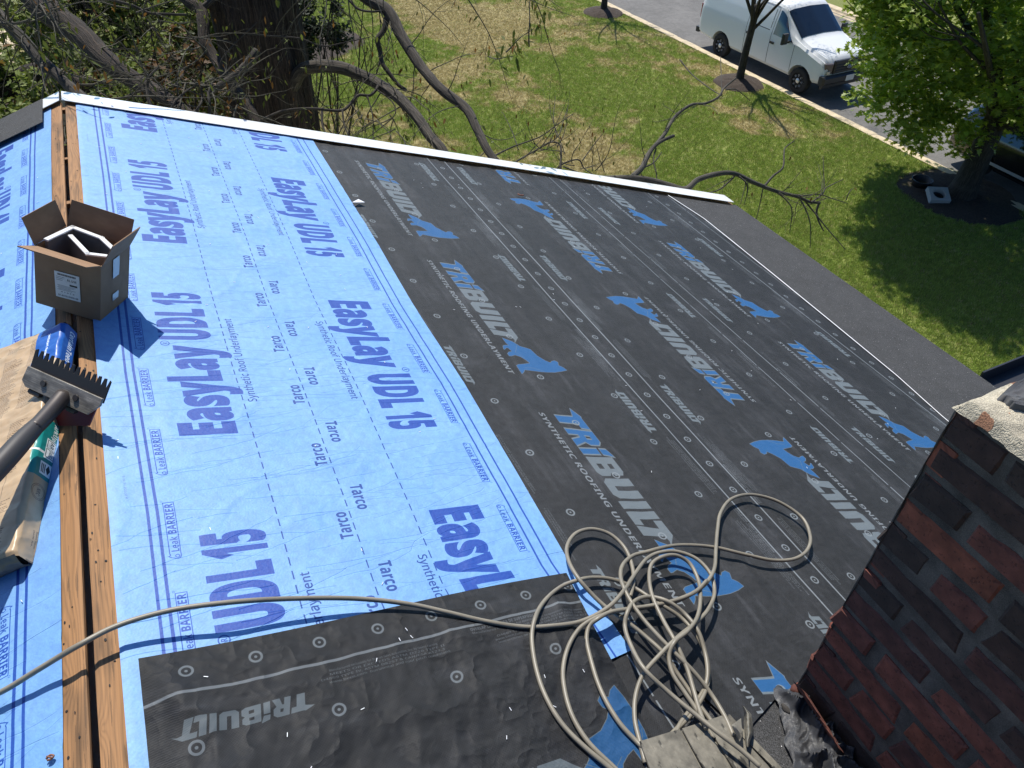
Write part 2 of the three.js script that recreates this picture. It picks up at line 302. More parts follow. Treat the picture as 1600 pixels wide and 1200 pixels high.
const M = {};
M.blue = new THREE.MeshPhysicalMaterial({ map: blueTile(), bumpMap: creaseTile(), bumpScale: 0.003, roughness: 0.6, sheen: 0.15, sheenRoughness: 0.5 });
M.blue.bumpMap.repeat.set(1.1, 1.0);
M.black = new THREE.MeshPhysicalMaterial({ map: blackTile(), bumpMap: weaveTile(), bumpScale: 0.0022, roughness: 0.55, specularIntensity: 0.5 });
M.black.bumpMap.repeat.set(4, 4.5);
M.scrap = M.black.clone(); M.scrap.bumpMap = tex(gray(1024, 1024, (u, v) => { const q = (f, s) => 1 - Math.abs(tfbm(u, v, f, f, 4, s) * 2 - 1); return 40 + 130 * q(4, 3) ** 3 + 40 * q(9, 9) ** 2 + 12 * (((u * 1024) >> 2) + ((v * 1024) >> 2) & 1); }), false); M.scrap.bumpScale = 0.012; M.scrap.color = lin(0.72, 0.72, 0.72); M.scrap.roughness = 0.5; M.scrap.specularIntensity = 0.5; M.scrap.bumpMap.repeat.set(2.2, 2.2);
M.wood = new THREE.MeshStandardMaterial({ map: woodTile, bumpMap: woodTile, bumpScale: 0.0006, roughness: 0.8 });
M.gran = new THREE.MeshStandardMaterial({ map: granTile(50, 190, 78), bumpMap: granBump, bumpScale: 0.0012, roughness: 0.85 });
M.gran.map.repeat.set(1.6, 1.6); M.gran.bumpMap.repeat.set(2.5, 2.5);
M.white = new THREE.MeshPhysicalMaterial({ color: lin(0.7, 0.71, 0.72), roughness: 0.32, clearcoat: 0.3 });
M.dark = new THREE.MeshStandardMaterial({ color: lin(0.01, 0.01, 0.011), roughness: 0.8 });
M.siding = new THREE.MeshStandardMaterial({ color: lin(0.55, 0.52, 0.46), roughness: 0.7 });
M.staple = new THREE.MeshStandardMaterial({ color: lin(0.85, 0.86, 0.88), roughness: 0.35, metalness: 0.2 });

// ------------------------------------------------------------------ the house
const ZF = 0.0, ZN = 8.2, UE = (z) => 4.755 + 0.035 * clamp(z, 0, 3.5);      // gable at z = 0, eave along u = UE
const house = thing('house', 'house roof being re-covered, with bare wood along its open ridge and white rake edge', 'house', [0, 0, 0]);
for (const side of [1, -1]) {
  const d = mesh('roof_deck', merge([grid(2, 10, (s, t) => roofP(lerp(0.014, UE(t * 3.5), s), lerp(ZF, ZN, t), 0, side), (s, t) => [s * 4, t * 4]), grid(2, 10, (s, t) => roofP(lerp(0.014, UE(t * 3.5), 1 - s), lerp(ZF, ZN, t), -0.02, side), (s, t) => [s * 4, t * 4]),
    grid(1, 10, (s, t) => roofP(0.014, lerp(ZF, ZN, t), -0.02 * s, side))]), M.wood, house);
  d.name = 'roof_deck';
}
// bare boards either side of the ridge slot: slightly worn arrises
const nailHoles = { 1: [], [-1]: [] };
for (const side of [1, -1]) {
  const u0 = side > 0 ? 0.0115 : 0.003, u1 = 0.085;
  const g = grid(10, 220, (s, t) => { const z = lerp(0.06, 5.2, t), e = 0.0016 * (fbm(z * 9, s * 3, side, 3) - 0.5), round = s === 0 ? -0.004 : 0; return roofP(lerp(u0, u1, s) + (s === 0 ? 0.002 * (fbm(z * 6, 4, side) - 0.5) : 0), z, 0.0075 + e + round, side); }, (s, t) => [side > 0 ? s * 0.5 + 0.03 : s * 0.45 + 0.5, t * 3.4 + (side > 0 ? 0 : 0.37)]);
  const lip = grid(1, 220, (s, t) => { const z = lerp(0.06, 5.2, t); return roofP(u0 + (s === 0 ? 0.002 * (fbm(z * 6, 4, side) - 0.5) : 0.001), z, 0.0035 - s * 0.007, side); }, (s, t) => [0.9 + s * 0.05, t * 3.4]);
  mesh('ridge_board', merge([g, lip]), M.wood, house);
}
{ // knots, nail holes and small splits in the boards
  seedTo(401); const list = [];
  for (let i = 0; i < 70; i++) { const side = rnd() < 0.5 ? 1 : -1, z = rr(0.15, 3.7), u = rr(0.014, 0.05), c = new THREE.CylinderGeometry(1, 1, 0.0006, 7).scale(rr(0.0012, 0.003), 1, rr(0.0012, 0.0045)); c.rotateZ(-side * Math.atan(SLOPE)); const p = roofP(u, z, 0.0087, side); list.push(c.translate(p.x, p.y, p.z)); }
  info(mesh('nail_holes', merge(list), M.dark, house), null, null, null, 'stuff');
}
for (const [z, w] of [[0.02, 0.03], [0.62, 0.02], [1.05, 0.025]]) mesh('slot_block', box(0.02, 0.02, w, 0.0, RIDGE - 0.014, z + 0.1), M.wood, house);   // blocking seen in the slot
// white rake edge metal: flange on the roof, hem, fascia face
for (const side of [1, -1]) {
  const L = side > 0 ? 4.74 : 4.9;
  const prof = [[0.086, 0.0265], [0.084, 0.028], [-0.035, 0.0285], [-0.044, 0.026], [-0.046, 0.018], [-0.046, -0.13], [-0.043, -0.13]];
  const g = grid(60, prof.length - 1, (s, t) => { const [z, o] = prof[Math.round(t * (prof.length - 1))], u = -0.003 + s * L; return roofP(u, z + 0.012 * Math.sin(u * 1.7) * (z > 0 ? 1 : 0) - 0.02 * (u / 4.7), o + (o > 0 ? 0.0012 * (fbm(u * 3, z * 4) - 0.5) : 0), side); }, (s, t) => [s * 4, t]);
  mesh('rake_edge', toCreasedNormals(g, 0.5), M.white, house);
}
mesh('eave_edge', merge([grid(1, 30, (s, t) => roofP(UE(t * 3.5) - 0.004 + s * 0.02 , lerp(0.09, 3.5, t), 0.009 - s * 0.004)), grid(1, 30, (s, t) => roofP(UE(t * 3.5) + 0.016, lerp(0.09, 3.5, t), 0.005 - s * 0.06))]), M.white, house);
// gable and long walls, soffit, fascia
{ const xe = UE(1) * CS - 0.32, ye = RIDGE - (UE(1) - 0.3) * SN - 0.12, sh = new THREE.Shape();
  sh.moveTo(-xe, 0.02); sh.lineTo(xe, 0.02); sh.lineTo(xe, ye); sh.lineTo(0, ye + xe * SLOPE); sh.lineTo(-xe, ye); sh.closePath();
  const g = new THREE.ExtrudeGeometry(sh, { depth: ZN - 0.3, bevelEnabled: false }).translate(0, 0, 0.22);
  mesh('wall', g, M.siding, house);
  for (const side of [1, -1]) mesh('fascia', box(0.03, 0.17, ZN, side * (UE(1) * CS - 0.01), RIDGE - UE(1) * SN - 0.11, ZN / 2), M.white, house);
  // dark gutter and low roof edge that runs out from the eave behind the chimney
  const a = onY(1531, 590, 4.9), b = onY(1640, 546, 4.9), dir = b.clone().sub(a).normalize(), end = a.clone().addScaledVector(dir, 2.6);
  const gut = (p, q, w, h) => { const g = new THREE.BoxGeometry(p.distanceTo(q), h, w); const m = new THREE.Matrix4().lookAt(p, q, V(0, 1, 0)); g.rotateY(Math.PI / 2); g.applyMatrix4(m); const c = p.clone().add(q).multiplyScalar(0.5); return g.translate(c.x, c.y, c.z); };
  M.gutter = new THREE.MeshPhysicalMaterial({ color: lin(0.03, 0.031, 0.035), roughness: 0.35 });
  mesh('porch_gutter', merge([gut(a, end, 0.012, 0.1), gut(a.clone().add(V(0, -0.05, 0.1)), end.clone().add(V(0, -0.05, 0.1)), 0.2, 0.01), gut(a.clone().add(V(0, 0, 0.2)), end.clone().add(V(0, 0, 0.2)), 0.012, 0.1)]), M.gutter, house);
  mesh('porch_roof', gut(a.clone().add(V(0, -0.06, 0.9)), end.clone().add(V(0, -0.06, 0.9)), 1.36, 0.05), M.gran, house);
  mesh('porch_post', new THREE.CylinderGeometry(0.06, 0.06, 4.8, 12).translate(end.x - 0.2, 2.4, end.z + 0.5), M.white, house);
}

// ------------------------------------------------------------------ sheets on the roof
const drift = (z) => 0.02 * (z - 1.4);
const ICE = [[0.05, 4.0], [0.46, 4.085], [1.22, 4.06], [1.86, 4.03], [2.4, 4.0], [2.75, 3.945], [3.3, 3.9], [5, 3.85]];
const blueBow = (z) => interp([[0, 0], [1.3, 0.006], [1.84, -0.006], [2.4, 0.006], [3.0, -0.006], [3.25, -0.014], [3.4, -0.002], [3.6, 0.012]], z);
const blueDu = (u, z) => { const k = smooth(u, 0.1, 1.1); return lerp(interp([[0, 0.0], [0.9, 0.004], [2.3, -0.003], [2.9, 0.008], [3.4, 0.004]], z), blueBow(z), k); };
// right slope, blue
function sheetMesh(name, ns, nt, uvAt, off, side, uvTex, mat) {
  return mesh(name, grid(ns, nt, (s, t) => { const [u, z] = uvAt(s, t); return roofP(u, z, off(u, z, s, t), side); }, (s, t) => { const [u, z] = uvAt(s, t); return uvTex(u, z); }), mat, scene);
}
const wr = (u, z, a) => a * (fbm(u * 5, z * 4, 2.5, 4) - 0.5) + a * 0.8 * (Math.abs(fbm(u * 2.2 + z * 0.7, z * 2.4, 7.5, 3) - 0.5) < 0.018 ? 0.25 : 0);
info(sheetMesh('underlayment_sheet', 120, 300, (s, t) => { const zEnd = lerp(3.72, 3.568, s), z = lerp(0.07, zEnd, t), u = lerp(0.057, 1.243, s); return [u + blueDu(u, z) * smooth(s, 0, 0.1), z]; },
  (u, z, s) => 0.0165 + wr(u, z, 0.0055) - (s === 0 ? 0.002 : 0), 1, (u, z) => [(u - blueDu(u, z)) / BW, 1 - (z) / BP], M.blue),
  'light blue printed underlayment sheet between the ridge board and the black sheets', 'roofing underlayment');
info(sheetMesh('underlayment_sheet', 110, 260, (s, t) => [lerp(0.052 + 0.004 * Math.sin(t * 9), 1.24, s), lerp(0.07, 5.0, t)], (u, z) => 0.011 + wr(u + 9, z, 0.005), -1, (u, z) => [u / BW, (z - 0.62) / BP], M.blue),
  'light blue printed underlayment sheet on the left slope, under the shingle bundle', 'roofing underlayment');
// black rolls A (beside the blue), B (middle, turned round), C (beside the granule strip)
const kw = (u, z) => 0.0105 * (fbm(u * 13, z * 1.5, 3.3, 4) - 0.5) + 0.003 * (fbm(u * 3, z * 3, 8.1, 3) - 0.5);
// near end of roll A is cut crooked
const endA = (u) => interp([[1.0, 3.9], [1.24, 3.86], [1.3, 3.72], [1.36, 3.71], [1.41, 3.86], [1.46, 3.84], [1.58, 3.8], [1.8, 3.9], [2.1, 4.4]], u);
info(sheetMesh('underlayment_sheet', 90, 240, (s, t) => { const u0 = lerp(1.16, 2.083, s); const z = lerp(0.08, Math.min(4.6, endA(u0)), t); return [u0 + (s > 0.1 ? drift(z) * 1.3 * s : 0), z]; }, (u, z, s) => 0.0105 + kw(u, z) - (s === 1 ? 0.001 : 0), 1,
  (u, z) => [(u - (2.0 + drift(z) * 1.1 - 0.92)) / KW, 1 - (z - 1.43) / KP], M.black), 'black printed underlayment strip that disappears under the blue sheet', 'roofing underlayment');
info(sheetMesh('underlayment_sheet', 90, 200, (s, t) => { const z = lerp(0.08, 4.6, t); return [lerp(2.0, 3.01, s) + drift(z), z]; }, (u, z, s) => 0.0055 + kw(u + 3, z), 1,
  (u, z) => [(0.92 - (u - 2.12 - drift(z))) / KW, (z - 2.575) / KP], M.black), 'black printed underlayment strip running down the middle of the right slope', 'roofing underlayment');
info(sheetMesh('underlayment_sheet', 90, 200, (s, t) => { const z = lerp(0.08, 4.6, t); return [lerp(2.9, interp(ICE, z), s), z]; }, (u, z, s) => 0.0015 + 0.5 * kw(u + 6, z) + 0.0012 * s, 1,
  (u, z) => [(u - (3.85 + drift(z) * 1.6 - 0.92)) / KW, 1 - (z - 0.92) / KP], M.black), 'black printed underlayment strip lowest on the slope, beside the plain granule strip', 'roofing underlayment');
// granule strip at the eave with the pale release edge, and the piece along the left rake
const ice = thing('ice_barrier_sheet', 'plain dark granule strip along the lower edge of the right slope', 'roofing underlayment');
mesh('granule_sheet', grid(30, 120, (s, t) => { const z = lerp(0.085, 4.6, t); return roofP(lerp(interp(ICE, z) - 0.01, UE(z) + 0.002, s), z, 0.0012 + 0.0034 * smooth(s, 0, 0.03) + 0.0025 * (fbm(s * 6, z * 3) - 0.5) + 0.006 * smooth(s, 0.9, 1)); }, (s, t) => [s * 0.8, t * 4.5]), M.gran, ice);
mesh('release_edge', grid(2, 160, (s, t) => { const z = lerp(0.09, 4.4, t), w = lerp(0.012, 0.004, smooth(z, 1.6, 3)) * (0.8 + 0.4 * noise(z * 5, 1)); return roofP(interp(ICE, z) + (s - 0.15) * w, z, 0.0085 + 0.002 * Math.sin(s * 3.1)); }), M.white, ice);
const leftIce = [[0.0825, -0.03], [0.0825, 0.28], [0.34, 0.268], [0.6, 0.262], [1.3, 0.26], [1.3, -0.05]];
info(mesh('ice_barrier_sheet', plate(leftIce.map(([u, z]) => roofP(u, z, 0.033, -1)), roofN(-1).negate(), 0.004), M.gran, scene), 'plain dark granule sheet lapped over the far end of the left slope', 'roofing underlayment');
mesh('granule_under', grid(4, 4, (s, t) => roofP(lerp(0.9, 2.3, s), lerp(3.55, 4.7, t), 0.0045), (s, t) => [s * 1.4, t * 1.15]), M.gran, house).name = 'lower_sheet';
// the loose black scrap in front
const scrapTop = (u) => 3.3 + 0.016 * Math.sin(u * 5) * 0.4 + 0.01 * (1 - u);
info(sheetMesh('underlayment_scrap', 150, 90, (s, t) => { const u = lerp(0.09, 1.194 - 0.085 * t, s), z = lerp(scrapTop(u), 4.5, t); return [u + 0.004 * (fbm(z * 4, s, 5) - 0.5), z]; },
  (u, z, s, t) => { const e = Math.min(1, Math.min(s, 1 - s) * 18, t * 12); const r = 1 - Math.abs(fbm(u * 3.1 + z * 0.6, z * 2.1, 1.2, 4) * 2 - 1); return 0.0225 + e * (0.04 * Math.pow(r, 5) * fbm(u * 2, z * 2, 3) + 0.017 * (fbm(u * 11, z * 9, 2.2, 4) - 0.3)); }, 1,
  (u, z) => [(0.92 - (z - 3.418 + 0.028 * (u - 0.4))) / KW, 1 - (u - 0.25) / KP], M.scrap), 'crumpled black printed scrap of underlayment laid across the blue sheet in front', 'underlayment scrap');
// staples
{ seedTo(77); const one = (u, z, side, off, a) => { const g = box(0.009, 0.001, 0.0013).rotateY(a); g.rotateZ(-side * Math.atan(SLOPE)); const p = roofP(u, z, off, side); return g.translate(p.x, p.y, p.z); };
  const L = []; for (let i = 0; i < 40; i++) L.push(one(rr(0.08, 1.18), rr(0.2, 3.25), 1, 0.0185, rr(0, 3))); for (let i = 0; i < 40; i++) L.push(one(rr(1.3, 3.8), rr(0.2, 3.7), 1, 0.0135, rr(0, 3))); for (let i = 0; i < 16; i++) L.push(one(rr(0.11, 1.15), rr(3.34, 3.75), 1, 0.036, rr(0, 3))); for (let i = 0; i < 12; i++) L.push(one(rr(0.06, 0.28), rr(0.4, 3.6), -1, 0.0145, rr(0, 3)));
  info(mesh('staples', merge(L), M.staple, scene), 'bright staples scattered over the underlayment sheets', 'staples', null, 'stuff'); }
// ------------------------------------------------------------------ chimney
{
  const X0 = 1.59, Z0 = 3.8, WX = 0.92, LZ = 0.98, YT = RIDGE + 0.592, H = 1.56;
  const ch = thing('chimney', 'old red and soot-dark brick chimney with a crumbling mortar top beside the hose', 'chimney', [X0, YT - H, Z0]);
  const mortarT = tex(paint(512, 512, (u, v, i, j) => { const a = tfbm(u, v, 10, 10, 5, 3) - 0.5, n = hash3(i, j, 5) - 0.5, k = 72 + a * 66 + n * 32; return [k, k * 0.95, k * 0.88]; })[0]);
  const brickT = tex(paint(512, 512, (u, v, i, j) => { const a = tfbm(u, v, 9, 9, 5, 31) - 0.5, n = hash3(i, j, 15) - 0.5, pit = tfbm(u, v, 40, 40, 3, 71) > 0.7 ? 0.82 : 1, k = (215 + a * 120 + n * 26) * pit; return [k, k * 0.98, k * 0.97]; })[0]);
  const mortar = new THREE.MeshStandardMaterial({ map: mortarT, bumpMap: mortarT, bumpScale: 0.004, roughness: 0.95 });
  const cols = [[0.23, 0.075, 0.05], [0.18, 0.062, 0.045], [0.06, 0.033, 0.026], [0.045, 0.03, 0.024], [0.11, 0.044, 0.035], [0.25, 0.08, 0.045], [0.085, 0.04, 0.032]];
  const bm = cols.map((c) => new THREE.MeshStandardMaterial({ color: lin(...c), map: brickT, bumpMap: brickT, bumpScale: 0.0025, roughness: 0.9 }));
  // mortar core with an uneven skin, a little behind the brick faces
  const N = 46, core = [];
  const skin = (f) => grid(N, 60, f, (s, t) => [s * 2.2, t * 3.2]);
  const in_ = (a, b, k) => 0.009 - 0.008 * fbm(a * 24, b * 24, k, 4);
  core.push(skin((s, t) => V(in_(s * LZ, t * H, 1), t * (H - 0.02), s * LZ)));
  core.push(skin((s, t) => V((1 - s) * WX, t * (H - 0.02), in_(s * WX, t * H, 2))));
  core.push(skin((s, t) => V(WX - in_(s * LZ, t * H, 3), t * (H - 0.02), (1 - s) * LZ)));
  core.push(skin((s, t) => V(s * WX, t * (H - 0.02), LZ - in_(s * WX, t * H, 4))));
  mesh('mortar', merge(core), mortar, ch);
  // bricks, one by one, course by course
  seedTo(2024);
  const bh = 0.066, cyc = 0.081, D = 0.05, geos = new Map();
  const brickGeo = (l) => { const key = Math.round(l * 200) + '_' + Math.floor(rnd() * 4); if (!geos.has(key)) { const g = chamfer(l, bh, D, 0.006, 0.007); const U = g.attributes.uv, P = g.attributes.position, o = rnd() * 3; for (let i = 0; i < U.count; i++) U.setXY(i, P.getX(i) * 4 + o, P.getY(i) * 4 + P.getZ(i) * 4 + o); geos.set(key, g); } return geos.get(key); };
  const courses = Math.floor((H - 0.03) / cyc);
  const pick = [3, 0, 1, 6, 0, 2, 5, 4, 0, 1, 3, 0, 6, 1, 4, 2, 5, 0, 3, 1, 6];
  for (let k = 0; k < courses; k++) {
    const y = H - 0.026 - (k + 0.5) * cyc, jut = rr(-0.007, 0.004);
    for (const face of [0, 1, 2, 3]) {
      const L = face % 2 ? WX : LZ, inset = face % 2 ? 0.0 : 0;
      let a = 0; const first = (k % 2) ? 0.235 : 0.115; let i = 0;
      while (a < L - 0.03) {
        let l = i === 0 ? first : (k % 6 === 4 ? 0.115 : 0.235); l = Math.min(l, L - a - 0.001); if (l < 0.035) break;
        const b = new THREE.Mesh(brickGeo(l - 0.004), null); b.castShadow = b.receiveShadow = true; b.name = 'brick';
        const ci = face === 0 ? pick[(k * 5 + i * 3 + (rnd() < 0.3 ? 1 : 0)) % pick.length] : Math.floor(rnd() * cols.length);
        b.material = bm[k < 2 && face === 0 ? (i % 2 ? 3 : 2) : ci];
        const c = a + l / 2, o = rr(-0.0035, 0.003);
        if (face === 0) { b.position.set(D / 2 + o, y + rr(-0.003, 0.003), c + (i === 0 ? jut : 0)); b.rotation.y = Math.PI / 2; }
        if (face === 1) { b.position.set(c, y, D / 2 + o + 0.001); }
        if (face === 2) { b.position.set(WX - D / 2 - o, y, c); b.rotation.y = -Math.PI / 2; }
        if (face === 3) { b.position.set(c, y, LZ - D / 2 - o); }
        b.rotation.z += rr(-0.008, 0.008); b.rotation.y += rr(-0.008, 0.008);
        ch.add(b); a += l + 0.0145; i++;
      }
    }
  }
  // crumbling wash on top, brick showing through at the rim
  const washT = tex(paint(1024, 1024, (u, v, i, j) => { const a = tfbm(u, v, 9, 9, 5, 13) - 0.5, n = hash3(i >> 1, j >> 1, 25) - 0.5, r = tfbm(u, v, 14, 14, 4, 47), k = 160 + a * 110 + n * 50; return r > 0.66 ? [k * 0.85, k * 0.62, k * 0.48] : [k, k * 0.955, k * 0.85]; })[0]);
  const wash = new THREE.MeshStandardMaterial({ map: washT, bumpMap: washT, bumpScale: 0.006, roughness: 0.95 });
  const top = (x, z) => { const e = Math.min(x, z, WX - x, LZ - z); return H - 0.006 + 0.012 * (fbm(x * 26, z * 26, 1, 5) - 0.5) + 0.02 * smooth(e, 0.0, 0.12) - 0.022 * (1 - smooth(e, -0.004, 0.012)) + 0.006 * (fbm(x * 90, z * 90, 4, 2) - 0.5); };
  mesh('mortar_cap', grid(150, 150, (s, t) => { const x = lerp(-0.003, WX + 0.003, s) + (s === 0 || s === 1 ? 0.006 * (fbm(t * 30, s, 3) - 0.5) : 0), z = lerp(-0.003, LZ + 0.003, 1 - t); return V(x, top(x, z), z); }, (s, t) => [s * 1.6, t * 1.6]), wash, ch);
  const tar = new THREE.MeshPhysicalMaterial({ color: lin(0.075, 0.074, 0.077), roughness: 0.55, bumpMap: weaveTile(), bumpScale: 0.002 });
  const patch = (cx, cz, rx, rz, sd, rot = 0) => { const R = (a) => 0.62 + 0.75 * fbm(Math.cos(a) * 1.6 + sd, Math.sin(a) * 1.6, sd, 3); return grid(64, 14, (s, t) => { const a = s * 6.28318, r = R(a) * (1 - t), x0 = Math.cos(a) * r * rx, z0 = Math.sin(a) * r * rz, x = cx + x0 * Math.cos(rot) - z0 * Math.sin(rot), z = cz + x0 * Math.sin(rot) + z0 * Math.cos(rot); return V(x, top(x, z) + (t === 0 ? -0.006 : 0.009 + 0.012 * (fbm(x * 30, z * 30, sd, 4) - 0.3)), z); }, (s, t) => [s, t]); };
  mesh('tar_patch', patch(0.185, 0.04, 0.13, 0.036, 2.3, -0.1), tar, ch); mesh('tar_patch', patch(0.13, 0.14, 0.06, 0.1, 5.1, 0.2), tar, ch); mesh('tar_patch', patch(0.5, 0.4, 0.25, 0.2, 7.7), tar, ch); mesh('tar_patch', patch(0.09, 0.075, 0.05, 0.022, 9.7, 0.5), tar, ch);
  // torn tar flashing and broken bits round the foot
  const foot = new THREE.MeshPhysicalMaterial({ color: lin(0.04, 0.041, 0.045), roughness: 0.38, bumpMap: weaveTile(), bumpScale: 0.002 });
  const ft = grid(60, 60, (s, t) => { const edge = Math.min(s, 1 - s, t * 2, 1 - t); const q = onRoof(lerp(1206, 1318, s) + 22 * (fbm(t * 6, s, 3) - 0.5) + t * 40, lerp(1082, 1260, t) + 26 * (fbm(s * 6, t, 4) - 0.5), 0.0); return q.add(V(0, 0.01 + 0.045 * smooth(edge, 0, 0.2) * (0.3 + 1.3 * (1 - Math.abs(fbm(s * 4, t * 4, 1, 2) * 2 - 1)) ** 4) + 0.014 * (1 - Math.abs(fbm(s * 11, t * 9, 2, 2) * 2 - 1)), 0)); }, (s, t) => [s, t]);
  mesh('tar_flashing', local(ft, ch), foot, ch);
  const chunk = (px, py, sx, sy, sz, sd) => { const g = mergeVertices(new THREE.IcosahedronGeometry(1, 3).deleteAttribute('normal').deleteAttribute('uv')); const P = g.attributes.position; for (let i = 0; i < P.count; i++) { const k = 0.7 + 0.6 * fbm(P.getX(i) * 1.3 + sd, P.getY(i) * 1.3, P.getZ(i) * 1.3 + sd, 3); P.setXYZ(i, P.getX(i) * k * sx, P.getY(i) * k * sy, P.getZ(i) * k * sz); } g.computeVertexNormals(); const p = onRoof(px, py, 0.03); return g.translate(p.x, p.y, p.z); };
  mesh('mortar_lump', local(chunk(1228, 1108, 0.008, 0.008, 0.016, 3), ch), mortar, ch);
  mesh('mortar_lump', local(chunk(1243, 1078, 0.012, 0.012, 0.016, 6), ch), bm[1], ch);
  const flap = grid(16, 24, (s, t) => { const q = onX(lerp(1238, 1262, s) + t * 60, lerp(1062, 1085, s) + t * 95, 1.575 - 0.02 * Math.sin(s * 3) - 0.015 * fbm(s * 4, t * 8, 3)); return q; });
  mesh('torn_flashing', local(flap, ch), bm[1], ch);
}

// ------------------------------------------------------------------ cardboard box of white metal pieces
const slopeFrame = (origin, ex, side) => { const n = roofN(side); const z = ex.clone().cross(n).normalize(); return new THREE.Matrix4().makeBasis(ex, n, z).setPosition(origin); };
{
  const nl = onSlope(53, 475, 0.012, 1), nr = onSlope(157, 503, 0.012, 1), ex = nr.clone().sub(nl).normalize().applyAxisAngle(roofN(1), -0.06);
  const W = nr.distanceTo(nl); nl.copy(nr).addScaledVector(ex, -W); const H = 0.205, Dp = 0.172, th = 0.003;
  const b = thing('cardboard_box', 'open brown cardboard box full of white metal pieces, standing astride the ridge', 'box');
  b.applyMatrix4(slopeFrame(nl, ex, 1));                                // local x along the front face, y up, +z towards the camera
  const cardT = tex(paint(512, 512, (u, v, i, j) => { const a = tfbm(u, v, 6, 6, 4, 3) - 0.5, s = ((i >> 2) & 1) * 3, n = hash3(i, j, 5) * 8; return [134 + a * 18 + n - s, 105 + a * 16 + n - s, 79 + a * 14 + n - s]; })[0]);
  const card = new THREE.MeshStandardMaterial({ map: cardT, roughness: 0.85, bumpMap: cardT, bumpScale: 0.0006 });
  const edgeM = new THREE.MeshStandardMaterial({ color: lin(0.3, 0.22, 0.14), roughness: 0.9 });
  const panel = (name, w, h, m4) => { const g = new THREE.BoxGeometry(w, h, th, 12, 8, 1); const P = g.attributes.position; for (let i = 0; i < P.count; i++) P.setZ(i, P.getZ(i) + 0.002 * (fbm(P.getX(i) * 9, P.getY(i) * 9, w * 50 + h, 3) - 0.5)); g.computeVertexNormals(); g.applyMatrix4(m4); return mesh(name, g, card, b); };
  const T = (x, y, z) => new THREE.Matrix4().makeTranslation(x, y, z), RY = (a) => new THREE.Matrix4().makeRotationY(a), RX = (a) => new THREE.Matrix4().makeRotationX(a);
  panel('front_panel', W, H, T(W / 2, H / 2, 0)); panel('back_panel', W, H, T(W / 2, H / 2, -Dp));
  panel('side_panel', Dp - th, H - 0.001, T(th / 2 + 0.0005, H / 2, -Dp / 2).multiply(RY(Math.PI / 2))); panel('side_panel', Dp - th, H - 0.001, T(W - th / 2 - 0.0005, H / 2, -Dp / 2).multiply(RY(Math.PI / 2)));
  panel('bottom_panel', W - 2 * th, Dp - th, T(W / 2, th / 2 + 0.001, -Dp / 2).multiply(RX(Math.PI / 2)));
  const L = 0.088, flap = (hinge, outAngle, w, el) => panel('flap', w, L, T(...hinge).multiply(RY(outAngle)).multiply(RX(Math.PI / 2 - el)).multiply(T(0, L / 2, 0)));
  flap([W / 2, H, -Dp], Math.PI, W - 0.004, THREE.MathUtils.degToRad(72)); flap([W / 2, H, 0], 0, W - 0.004, THREE.MathUtils.degToRad(22));
  flap([W, H, -Dp / 2], Math.PI / 2, Dp - 0.006, THREE.MathUtils.degToRad(68)); flap([0, H, -Dp / 2], -Math.PI / 2, Dp - 0.006, THREE.MathUtils.degToRad(66));
  // printed label on the front, clear tape on the side
  const [lc, lx] = paint(512, 560, (u, v, i, j) => { const n = tfbm(u, v, 8, 8, 3, 2) * 10; return [206 + n, 203 + n, 200 + n]; });
  lx.fillStyle = lx.strokeStyle = '#26262a'; lx.fillRect(60, 34, 380, 40); lx.fillStyle = '#cfcccb'; for (let i = 0; i < 16; i++) lx.fillRect(66 + i * 24 + (i % 3) * 4, 34, 5, 40); lx.fillStyle = '#26262a';
  for (let k = 0; k < 3; k++) lx.fillRect(34, 104 + k * 34, 170 - k * 22, 9); lx.strokeRect(214, 96, 270, 96); fit(lx, 'ALUM', 350, 144, 200, 52, 0);
  lx.fillRect(300, 226, 160, 40); for (let k = 0; k < 5; k++) lx.fillRect(46 + (k % 2) * 20, 286 + k * 24, 380 - (k * 53) % 130, 7); fit(lx, '9 1 0 1 2', 250, 430, 280, 24, 0); fit(lx, 'SF-4X10-DWN-08', 256, 510, 420, 38, 0);
  const label = new THREE.MeshStandardMaterial({ map: tex(lc, true, false), roughness: 0.5 });
  mesh('label', new THREE.PlaneGeometry(0.078, 0.092).rotateZ(0.05).translate(0.103, 0.098, th / 2 + 0.0022), label, b);
  const tapeM = new THREE.MeshPhysicalMaterial({ color: lin(0.5, 0.48, 0.45), roughness: 0.25, clearcoat: 0.6 });
  const tape = (w, h, y, z) => mesh('tape', grid(4, 8, (s, t) => V(W + 0.0022 + 0.001 * noise(s * 3, t * 7), y + (t - 0.5) * h, z - (s - 0.5) * w)), tapeM, b);
  tape(0.038, 0.07, 0.165, -0.085); tape(0.036, 0.026, 0.058, -0.085);
  for (const [x0, x1, y, z] of [[0.003, W - 0.003, H + 0.0006, 0]]) mesh('cut_edge', box(x1 - x0, 0.0014, 0.0026, (x0 + x1) / 2, y, z), edgeM, b);
  // stack of folded white metal: an outer angle standing proud, and one leaning across inside
  const st = thing('white_metal_piece', 'larger white folded metal frame standing proud inside the open cardboard box', 'metal piece'); st.applyMatrix4(slopeFrame(nl, ex, 1));
  const wall3 = (pts, y0, y1, t = 0.012) => merge(pts.slice(1).map((p, i) => { const q = pts[i], l = Math.hypot(p[0] - q[0], p[1] - q[1]); const g = chamfer(l + t * 0.9, y1 - y0, t, 0.0012); return g.rotateY(-Math.atan2(p[1] - q[1], p[0] - q[0])).translate((p[0] + q[0]) / 2, (y0 + y1) / 2, (p[1] + q[1]) / 2); }));
  const inner = new THREE.MeshStandardMaterial({ color: lin(0.16, 0.15, 0.14), roughness: 0.6 });
